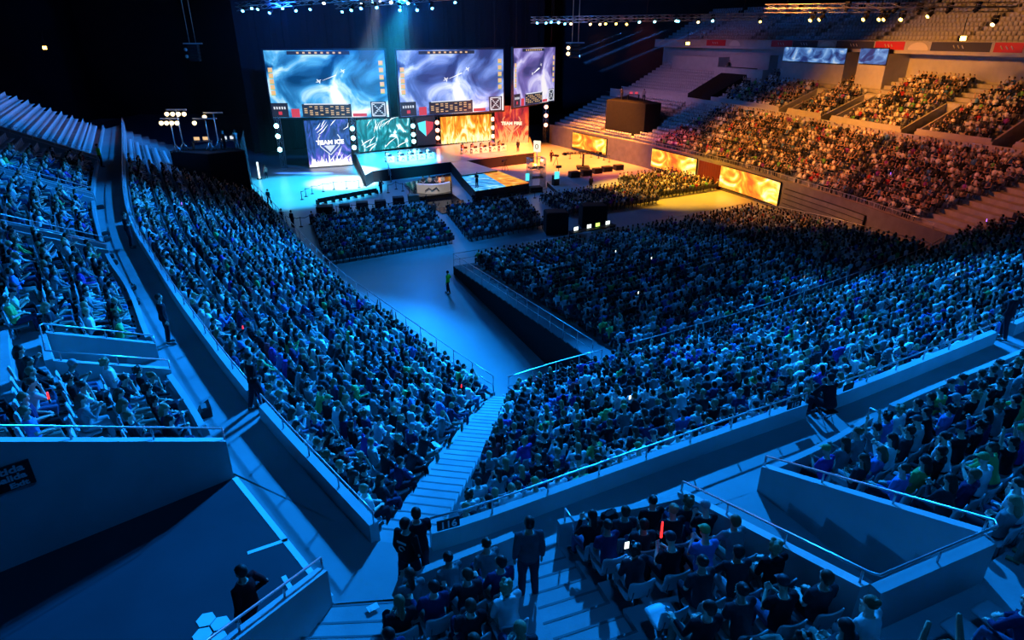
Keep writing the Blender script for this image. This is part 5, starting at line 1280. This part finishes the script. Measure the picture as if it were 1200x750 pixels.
standing(0, 728, 116.5, 8.3, -.9, 'person standing at left on the right draped platform', (.05, .04, .04)); standing(1, 754, 119, 8.3, -.6, 'person standing beside the desk on the right draped platform', (.3, .25, .25))
# pale side curtain beside the left platform, light pole
a, b_ = at(252, 220, 1.2), at(296, 217, 1.2); w, rz = frame_of(a, b_)
t = thing('side_curtain', 'blue lit pleated curtain below the left platform', 'curtain', tuple(a), rz); mb = MB(); n = 40; h0, h1 = 3.0, at_xy(292, 152, b_.x, b_.y)-1.2
for i in range(n):
    x0, x1 = w*i/n, w*(i+1)/n; f0, f1 = i/n, (i+1)/n; g = lambda f: h0*.4+(h1-h0*.4)*f**2.2; y = .08*math.sin(i*1.3)
    mb.prism([(x0, y), (x1, -y), (x1, .1-y), (x0, .1+y)], 0, [g(f0), g(f1), g(f1), g(f0)])
mb.build('cloth', mat('grey_curtain', (.3, .3, .32), .9), t)
a = at(304.5, 210, 0); t = thing('light_pole', 'white glowing light pole beside the left stage floor', 'light', tuple(a)); z = at_xy(304.5, 190, a.x, a.y); b = MB(); b.tube([(0, 0, .1), (0, 0, z)], .12, 8); b.build('glow_tube', M['cyanlamp'] if False else glow('pole_glow', (.7, .95, 1), 2), t); b = MB(); b.tube([(0, 0, 0), (0, 0, .1)], .35, 12); b.build('base', M['black'], t)
# black masking behind the stage
a, b_ = at(300, 193, 0), at(660, 152, 0); w, rz = frame_of(a, b_); t = thing('stage_backdrop', 'huge black cloth hung behind the stage', 'backdrop', tuple(a+V3(0, 5, 0)), rz); mb = MB(); n = 60
for i in range(n): x0, x1 = w*i/n, w*(i+1)/n; y = .12*math.sin(i*1.7); mb.prism([(x0, y+6), (x1, -y+6), (x1, 6.2-y), (x0, 6.2+y)], .0, 27)
mb.build('cloth', M['drape'], t)
# ------------------------------------------------------------------ right side: banners, video windows, entrance blocks
def on_curve(name, label, cat, cv, px0, px1, zref, z0, z1, off, th, m, group=None, part='panel'):
    f0, f1 = f_px(cv, zref, px0), f_px(cv, zref, px1); f0, f1 = min(f0, f1), max(f0, f1); t = thing(name, label, cat, (0, 0, 0), 0, group)
    mb = MB(); curve_wall(mb, cv, f0, f1, z0, z1, th, 20, off); mb.build(part, m, t); return t, f0, f1
M['bred'] = mat('banner_red', (.5, .03, .05), .6); M['bdark'] = mat('banner_dark', (.05, .05, .07), .6); M['bpale'] = mat('banner_pale', (.6, .58, .55), .6)
for px0, px1, m, l in ((829, 851, 'bred', 'red ring banner nearest the stage'), (905, 929, 'bred', 'red ring banner above the wide video window'), (930, 959, 'bdark', 'dark ring banner right of the red one above the video window'), (981, 1025, 'bdark', 'wide dark ring banner between the pale arch and a red banner'), (1027, 1061, 'bred', 'red ring banner right of the small video window'), (1092, 1162, 'bdark', 'wide dark ring banner with pale smudges'), (1166, 1200, 'bred', 'red ring banner at the right edge of the frame')):
    t, f0, f1 = on_curve('ring_banner', l, 'banner', RR, px0, px1, 16.2, 15.82, 16.7, -.14, .04, M[m], 'banners on the right ring')
    p = RR.at((f0+f1)/2); o = RR.out((f0+f1)/2); rz = math.atan2(o[1], o[0])+math.pi/2-math.pi
    b = MB()
    for k in range(3): b.tube([(p[0]-o[0]*.18-o[1]*(k-1)*.5, p[1]-o[1]*.18+o[0]*(k-1)*.5, 16.12), (p[0]-o[0]*.18-o[1]*((k-1)*.5+.25), p[1]-o[1]*.18+o[0]*((k-1)*.5+.25), 16.4)], .05, 5)
    b.build('printed_mark', M['bpale'], t)
for px0, px1, l in ((856, 868, 'pale arch sign on the ring left of the video windows'), (961, 980, 'pale arch sign on the ring above the wide video window'), (1066, 1090, 'pale arch sign on the ring right of a red banner')):
    fa, fb = f_px(RR, 16.2, px0), f_px(RR, 16.2, px1); t = thing('arch_sign', l, 'sign', (0, 0, 0), 0, 'arch signs on the right ring'); b = MB(); n = 10
    for i in range(n):
        u0, u1 = i/n, (i+1)/n; g = lambda u: 15.9+.75*math.sqrt(max(.05, 1-(2*u-1)**2)); p, q = RR.at(fa+(fb-fa)*u0), RR.at(fa+(fb-fa)*u1); o = RR.out(fa)
        b.prism([(p[0]-o[0]*.16, p[1]-o[1]*.16), (q[0]-o[0]*.16, q[1]-o[1]*.16), (q[0]-o[0]*.11, q[1]-o[1]*.11), (p[0]-o[0]*.11, p[1]-o[1]*.11)], 15.86, [g(u0), g(u1), g(u1), g(u0)])
    b.build('panel', M['bpale'], t)
M['vwin'] = led_mat('window_video', [(.38, (.02, .04, .2)), (.5, (.08, .22, .6)), (.6, (.25, .5, .95)), (.72, (.8, .9, 1))], .35, 2, .75, (1, 1, 1.5), 4)
V = []
RV = RU.offset(7.5)
for px0, px1, y0, y1, l in ((918, 990, 56, 73, 'wide blue video window under the right ring'), (1006, 1038, 57, 75, 'small blue video window under the right ring')):
    fm = f_px(RV, 14, (px0+px1)/2); p = RV.at(fm); z1 = at_xy(0, y0, *p); z0 = at_xy(0, y1, *p)
    t, f0, f1 = on_curve('video_window', l, 'screen', RV, px0, px1, 14, z0, z1, -.12, .06, M['vwin'], 'video windows under the right ring', 'display'); mb = MB(); curve_wall(mb, RV, f0, f1, z0-.1, z1+.1, .12, 20, -.02); mb.build('casing', M['black'], t)
    mb = MB(); curve_wall(mb, RV, f0, f1, ZW, z0-.12, .3, 12, .1)
    for f in (f0, f1):
        a, b_, o = RV.at(f), RB.at(f), RV.tan(f); mb.prism([a, b_, (b_[0]+o[0]*.2, b_[1]+o[1]*.2), (a[0]+o[0]*.2, a[1]+o[1]*.2)], ZW, 15.4)
    struct(mb, 'entrance_wall_video', M['wall'])
for px0, px1, y0, off in ((788, 841, 66, 8.3), (838, 894, 80, 6.2), (857, 900, 64, 9.0)):
    cv = RU.offset(off); f0, f1 = sorted((f_px(cv, 12, px0), f_px(cv, 12, px1))); p = cv.at((f0+f1)/2); z1 = at_xy(0, y0, *p)
    mb = MB(); curve_wall(mb, cv, f0, f1, ZW, z1, .25, 16)
    for f in (f0, f1):
        a, b_, o = cv.at(f), RB.at(f), cv.tan(f); mb.prism([a, b_, (b_[0]+o[0]*.2, b_[1]+o[1]*.2), (a[0]+o[0]*.2, a[1]+o[1]*.2)], ZW, z1)
    struct(mb, 'entrance_wall', M['wall'])
f0, f1 = f_px(RU, 9, 806), f_px(RU, 9, 833); t = thing('seat_cover', 'black cloth covering empty seats at the far right corner', 'cover', (0, 0, 0)); mb = MB()
fs = sorted((f0, f1))
for k in range(0, 9): 
    a, b_, c, d = up_right.pt(fs[0], k), up_right.pt(fs[1], k), up_right.pt(fs[1], k+1), up_right.pt(fs[0], k+1); z = up_right.z(k)+.95; mb.prism([a, b_, c, d], z-.9, [z-.1, z-.1, z+.3, z+.3])
mb.build('cloth', M['drape'], t)
# ------------------------------------------------------------------ walkway things
def sign_on(label, cv, f, off, z, w, h, txt, col='white'):
    p = cv.at(f); o = cv.out(f); rz = math.atan2(o[1], o[0])+math.pi/2; t = thing('block_sign', label, 'sign', (p[0]+o[0]*off, p[1]+o[1]*off, z), rz, 'block number signs')
    b = MB(); b.box((0, .02, 0), (w, .035, h), bev=.01); b.build('plate', M['black'], t)
    if txt: text(txt, h*.95, M[col], t, (0, -.008, 0), depth=.004, bold=.004, name='numerals')
sign_on('black 116 sign on the rail end by the corner stairs', BN, .34/BN.len, .12, WT+.15, .46, .24, '116'); sign_on('black 112 sign on the rail left of the gate', BN, g1-.55/BN.len, .12, WT+.15, .5, .22, '112'); sign_on('small dark sign on the rail right of the gate', BN, g2+.4/BN.len, .12, WT+.15, .4, .2, '')
# exit sign on the tall wall
q0 = Vector((*up_left.pt(1, 0), ZW)); q1 = Vector((*up_left.pt(1, 14), ZW)); dr = (q1-q0).normalized(); tn = up_left.F.tan(1); nn = Vector((tn[0], tn[1], 0)); face = q0+nn*.2
nrm = V3(dr.y, -dr.x, 0); nrm = nrm if nrm.dot(nn) > 0 else -nrm
p = ray_hit(37, 548, q0+nrm*(nn.dot(nrm)*.2), nrm); hh = .52; ww = 1.7; rz = math.atan2(-dr.y, -dr.x)
t = thing('exit_sign', 'black sign reading Sortida, Salida and Exit on the tall wall', 'sign', tuple(p+nrm*.03-V3(0, 0, .04)), rz)
b = MB(); b.box((-ww/2, .0, 0), (ww, .04, hh), bev=.008); b.build('plate', M['black'], t)
M['signgrey'] = mat('sign_grey', (.6, .6, .62), .6)
for i, (s, sz) in enumerate((('Sortida', .20), ('Salida', .17), ('Exit', .15))): text(s, sz, M['signgrey'], t, (-.1, -.024, .15-.165*i), depth=.003, bold=.006, align='RIGHT', sx=1.25)
# white hexagons on the passage floor
H = [at(px, py, ZW+.008) for px, py in ((241.4, 726), (258.4, 730.5), (237.2, 744), (255.5, 748.5))]; d = H[1]-H[0]; s = d.length; ang = math.atan2(d.y, d.x)+math.pi/6
for k, p in enumerate(H):
    mb = MB(); mb.prism([(s/math.sqrt(3)*.95*math.cos(ang+i*math.pi/3), s/math.sqrt(3)*.95*math.sin(ang+i*math.pi/3)) for i in range(6)], 0, .004)
    o = mb.build('floor_hexagon', M['white']); o.location = p; tag(o, '%s white hexagon of the floor emblem at bottom left' % ('upper left', 'upper right', 'lower left', 'lower right')[k], 'floor marking', 'white hexagons on the passage floor')
# green carton, papers, cases
def carton(label, px, py, rz, m, s, name='carton'):
    p = at(px, py, ZW); t = thing(name, label, 'box', tuple(p), rz); w, d, h = s; b = MB()
    for c, z in (((0, -d/2, h/2), (w, .015, h)), ((0, d/2, h/2), (w, .015, h)), ((-w/2, 0, h/2), (.015, d, h)), ((w/2, 0, h/2), (.015, d, h)), ((0, 0, .01), (w, d, .02))): b.box(c, z)
    b.build('shell', m, t); b = MB()
    for s_ in (-1, 1): b.add([(s_*w/2, -d/2, h), (s_*w/2, d/2, h), (s_*(w/2+.09), d/2, h-.03), (s_*(w/2+.09), -d/2, h-.03), (s_*w/2, -d/2, h+.008), (s_*w/2, d/2, h+.008), (s_*(w/2+.09), d/2, h-.022), (s_*(w/2+.09), -d/2, h-.022)], [(3, 2, 1, 0), (4, 5, 6, 7), (0, 1, 5, 4), (1, 2, 6, 5), (2, 3, 7, 6), (3, 0, 4, 7)])
    b.build('flap', m, t)
carton('open green carton on the walkway below the 116 sign', 531, 671, .5, mat('green_card', (.28, .34, .08), .8), (.32, .26, .26))
def flat(name, label, px, py, z, w, d, rz, m='white'):
    p = at(px, py, z); mb = MB(); n = 4
    for i in range(n): mb.box(((i+.5)*w/n-w/2, 0, .004+.004*(i % 2)), (w/n, d, .004))
    o = mb.build(name, M[m]); o.location = p; o.rotation_euler = (0, 0, rz); tag(o, label, 'paper')
flat('paper_sheet', 'white paper lying on the corner steps', 437, 712, ZW+.06, .2, .14, .6); flat('paper_sheet', 'crumpled white sheet on the walkway beside the green carton', 486, 683, ZW+.02, .26, .2, .2)
def case(label, px, py, z, rz, s):
    p = at(px, py, z); t = thing('monitor_speaker', label, 'speaker', tuple(p), rz); w, d, h = s; b = MB(); b.add([(-w/2, -d/2, 0), (w/2, -d/2, 0), (w/2, d/2, 0), (-w/2, d/2, 0), (-w/2, -d/4, h*.6), (w/2, -d/4, h*.6), (w/2, d/2, h), (-w/2, d/2, h)], [(3, 2, 1, 0), (4, 5, 6, 7), (0, 1, 5, 4), (1, 2, 6, 5), (2, 3, 7, 6), (3, 0, 4, 7)]); b.build('cabinet', M['black'], t); b = MB(); b.box((0, d*.1, h*.83), (w*.7, d*.5, .02)); b.build('grille', M['concrete_dark'], t); b = MB(); b.box((0, d/2+.02, h*.5), (.2, .03, .04)); b.build('handle', M['steel'], t)
case('black wedge speaker beside the front of the left stand', 240, 486, ZW, -1.0, (.42, .34, .32)); 
mb = MB(); mb.box((0, 0, .09), (.34, .24, .18), bev=.05); p = at(714, 609, ZW+.62); t = thing('camera_bag', 'black bag lying on the parapet between stairs and passage', 'bag', tuple(p), .5); mb.build('pouch', M['drape'], t); mb = MB(); mb.tube([(-.15, 0, .17), (-.08, 0, .26), (.08, 0, .26), (.15, 0, .17)], .012, 6); mb.build('strap', M['black'], t)
for k, (px, py) in enumerate(((117, 245), (122, 277), (124, 283), (127, 304), (131, 311), (152, 341), (156, 358))):
    p = at(px+1.5, py, ZW); t = thing('floor_case', 'small dark case by the left stand, %s from the far end of the walkway' % ordinal(k+1), 'case', tuple(p), .6+.3*(k % 3), 'dark cases along the left walkway'); b = MB(); b.box((0, 0, .12), (.42, .26, .24), bev=.05); b.build('case_body', M['black'], t); b = MB(); b.tube([(-.1, 0, .24), (-.1, 0, .29), (.1, 0, .29), (.1, 0, .24)], .012, 6); b.build('handle', M['steel'], t)
p = Vector((*up_near.pt(fB1+.012, 3.5), up_near.z(3)+.42))
# ------------------------------------------------------------------ people on their feet
sB = (fB0+fB1)/2
standing(0, 619, 700, ZW+.2, .15, 'person in dark jacket and grey top standing on the near stairs', (.07, .08, .1), (.03, .04, .06), s=1.02, eyes=True)
g = standing(1, 482, 697, ZW, -.5, 'guard in black jacket with pale back print below the 116 sign', (.012, .012, .014)); mb = MB(); mb.box((0, -.137, 1.33), (.2, .012, .05), bev=.005); mb.tube([(.06*math.cos(i*.7), -.138, 1.2+.05*math.sin(i*.7)) for i in range(8)], .012, 5); mb.build('back_print', M['bpale'], g); standing(2, 494, 684, ZW, .4, 'person with folded arms behind the guard near 116', (.02, .02, .03))
standing(1, 303, 757, ZW, 1.2, 'person in dark red top standing in the hexagon passage', (.10, .012, .015)); 
standing(0, 199, 403, ZW, -1.0, 'person in black walking on the left walkway beside the rail', (.015, .015, .02)); standing(2, 155, 291, ZW, -1.1, 'small dark figure leaning at the bend of the left walkway rail', (.015, .015, .02))
standing(0, 120, 196, ZW, -.9, 'steward in lime vest at the far end of the left walkway', (.25, .8, .05)); standing(1, *proj((*BL.at(gl-.006), ZW))[:2], ZW, -.9, 'dark figure at the gap in the left walkway wall', (.012, .012, .015))

p = at(964, 493, ZW); t = thing('folding_stool', 'dark stool under the guard in the gate beside the 112 sign', 'stool', tuple(p), .3); b = MB(); b.box((0, -.1, .385), (.36, .34, .03), bev=.01); b.build('seat', M['black'], t); b = MB()
for sx in (-.14, .14): b.tube([(sx, -.24, .38), (sx, .04, .01)], .014, 6); b.tube([(sx, .04, .38), (sx, -.24, .01)], .014, 6)
b.build('legs', M['steel'], t)
make_person(1, tuple(p), .3, 'dark seated guard in the gate beside the 112 sign', None, (.015, .015, .02), (.02, .02, .03), (.01, .01, .01), SKIN[0], 1.05)
standing(1, 1173, 398, ZW, .4, 'dark guard in the gate at the right end of the walkway', (.015, .015, .02))
FLOORP = [(312.5, 209, .9, 'guard with a pinkish top on the far left floor', (.6, .15, .12)), (316, 240, -.4, 'dark figure farthest along the left stand rail on the floor', (.02, .02, .03)), (332, 265, -.3, 'left one of two dark men beside the left stand on the floor', (.02, .02, .03)), (343.5, 267, -.5, 'right one of two dark men beside the left stand on the floor', (.02, .02, .03)), (525.5, 344, 1.3, 'steward in lime vest on the empty blue floor', (.25, .8, .05)), (556, 244, .4, 'dark figure in front of the mirror floor', (.02, .02, .03)), (509, 256, .2, 'person in reddish top between two floor seating blocks', (.3, .08, .06)), (447, 227, .5, 'dark figure beside the long low barrier', (.02, .02, .03)), (752, 194, -.6, 'person at the foot of the right wall near the tunnel', (.25, .1, .1)), (692, 223, .3, 'dark figure behind the pale camera platform', (.05, .03, .03)), (646, 190, .2, 'crew member beside the tripod camera on the orange floor', (.03, .02, .02)), (559, 220, 2.6, 'figure crouching at the left edge of the glowing floor', (.02, .02, .03)), (607, 178, 2.8, 'host standing right of the fire team desks', (.02, .02, .02))]
for k, (px, py, yw, l, c) in enumerate(FLOORP): standing(k % 3, px, py, 1.3 if k == 11 else ZS if k == 12 else 0, yw, l, c)
# ------------------------------------------------------------------ glow sticks and phones held in the audience
def glow_thing(name, label, px, py, m, size, cat, grp, stick=False):
    c = [s for s in SPOTS if s['full']]; s = min(c, key=lambda s: (s['px']-px)**2+(s['py']-py)**2); q, w_ = math.cos(s['yaw']), math.sin(s['yaw'])
    fx, fy = -w_*.27, q*.27; z = s['z']+1.0
    t = thing(name, label, cat, (s['x']+fx, s['y']+fy, z), s['yaw'], grp); b = MB()
    if stick:
        b.tube([(0, 0, 0), (0, .01, size)], [.022, .016], 8); b.build('tube', M[m], t); b = MB(); b.tube([(0, -.002, -.1), (0, 0, 0)], .02, 8); b.build('grip', M['black'], t)
    else:
        b.box((0, 0, .0), (size*.55, .012, size), bev=.004); b.build('case', M['black'], t); b = MB(); b.box((0, -.009, 0), (size*.5, .004, size*.9)); b.build('display', M[m], t)
glow_thing('light_stick', 'red glowing stick held between the stairs and the passage', 775, 662, 'redglow', .32, 'glow stick', 'red glow sticks', True)
glow_thing('light_stick', 'red glowing stick in the left stand above the exit wall', 59, 468, 'redglow', .16, 'glow stick', 'red glow sticks', True)
glow_thing('light_stick', 'small red glow amid the left lower stand', 282, 382, 'redglow', .12, 'glow stick', 'red glow sticks', True); glow_thing('light_stick', 'small red glow near the bottom of the left lower stand', 535, 463, 'redglow', .12, 'glow stick', 'red glow sticks', True)
glow_thing('light_stick', 'violet glow amid the amber crowd on the right', 1041, 206, 'violetglow', .2, 'glow stick', 'violet glow sticks', True); glow_thing('light_stick', 'violet glow at the right edge of the amber crowd', 1150, 243, 'violetglow', .2, 'glow stick', 'violet glow sticks', True); glow_thing('light_stick', 'violet glow at the top of the left lower stand', 206, 243, 'violetglow', .15, 'glow stick', 'violet glow sticks', True)
for k, (px, py, l) in enumerate(((737, 476, 'amid the near lower stand'), (947, 384, 'under the rail of the near stand'), (946, 330, 'amid the raised floor seating, right half'), (953, 338, 'beside another one in the raised seating'), (762, 305, 'amid the raised floor seating, middle'), (721, 294, 'near the front of the raised seating'), (751, 347, 'near the back of the raised seating'), (1125, 322, 'at the upper right of the near stand'), (738, 721, 'between the near stairs and the passage'))):
    glow_thing('phone', 'bright phone screen '+l, px, py, 'laptopglow', .16, 'phone', 'lit phones in the audience')

# ------------------------------------------------------------------ thin haze lit by the stage lamps
def haze(name, label, c, size, dens):
    m = bpy.data.materials.new(name); m.use_nodes = True; nt = m.node_tree; nt.nodes.remove(nt.nodes['Principled BSDF']); v = nt.nodes.new('ShaderNodeVolumeScatter'); v.inputs['Density'].default_value = dens; v.inputs['Color'].default_value = (.9, .95, 1, 1); v.inputs['Anisotropy'].default_value = .2
    nt.links.new(v.outputs[0], nt.nodes['Material Output'].inputs['Volume']); mb = MB(); mb.ball(c, [q/2 for q in size], 40, 20); o = mb.build(name, m, label=label, cat='haze', kind='stuff'); return o
haze('haze', 'thin blue haze around the lamps over the screens', (-26, 83, 18), (52, 16, 34), .0014)
haze('haze', 'thin haze crossed by blue beams right of the screens', (24, 89.3, 17.6), (34, 9, 14), .0016)
for px in (748.7, 766.7, 791.8, 795, 836):
    a, b_ = T3; k = min((abs(proj(a+(b_-a)*(i/300))[0]-px), i/300) for i in range(301))[1]; p = a+(b_-a)*k; p = p-V3(0, 0, .9); q = at_depth(px-130, 25+58, p.y-.5); p = p+(q-p).normalized()*1.3
    spot('beam_light', tuple(p), tuple(q), 1200000, (.05, .25, 1), 2.2, .5, .05)
spot('glow_light', tuple(at_depth(470, 6, 80)), tuple(at_depth(470, 0, 96)), 60000, (.01, .2, 1), 110, .8, .4)
spot('glow_light', tuple(at_depth(330, 12, 80)), tuple(at_depth(330, 0, 96)), 14000, (.01, .12, 1), 110, .8, .4)

l = bpy.data.lights.new('halo_light', 'POINT'); l.energy = 16000; l.color = (.01, .22, 1); l.shadow_soft_size = .3; o = bpy.data.objects.new('halo_light', l); C.objects.link(o); o.location = at_depth(474, 1, 77)
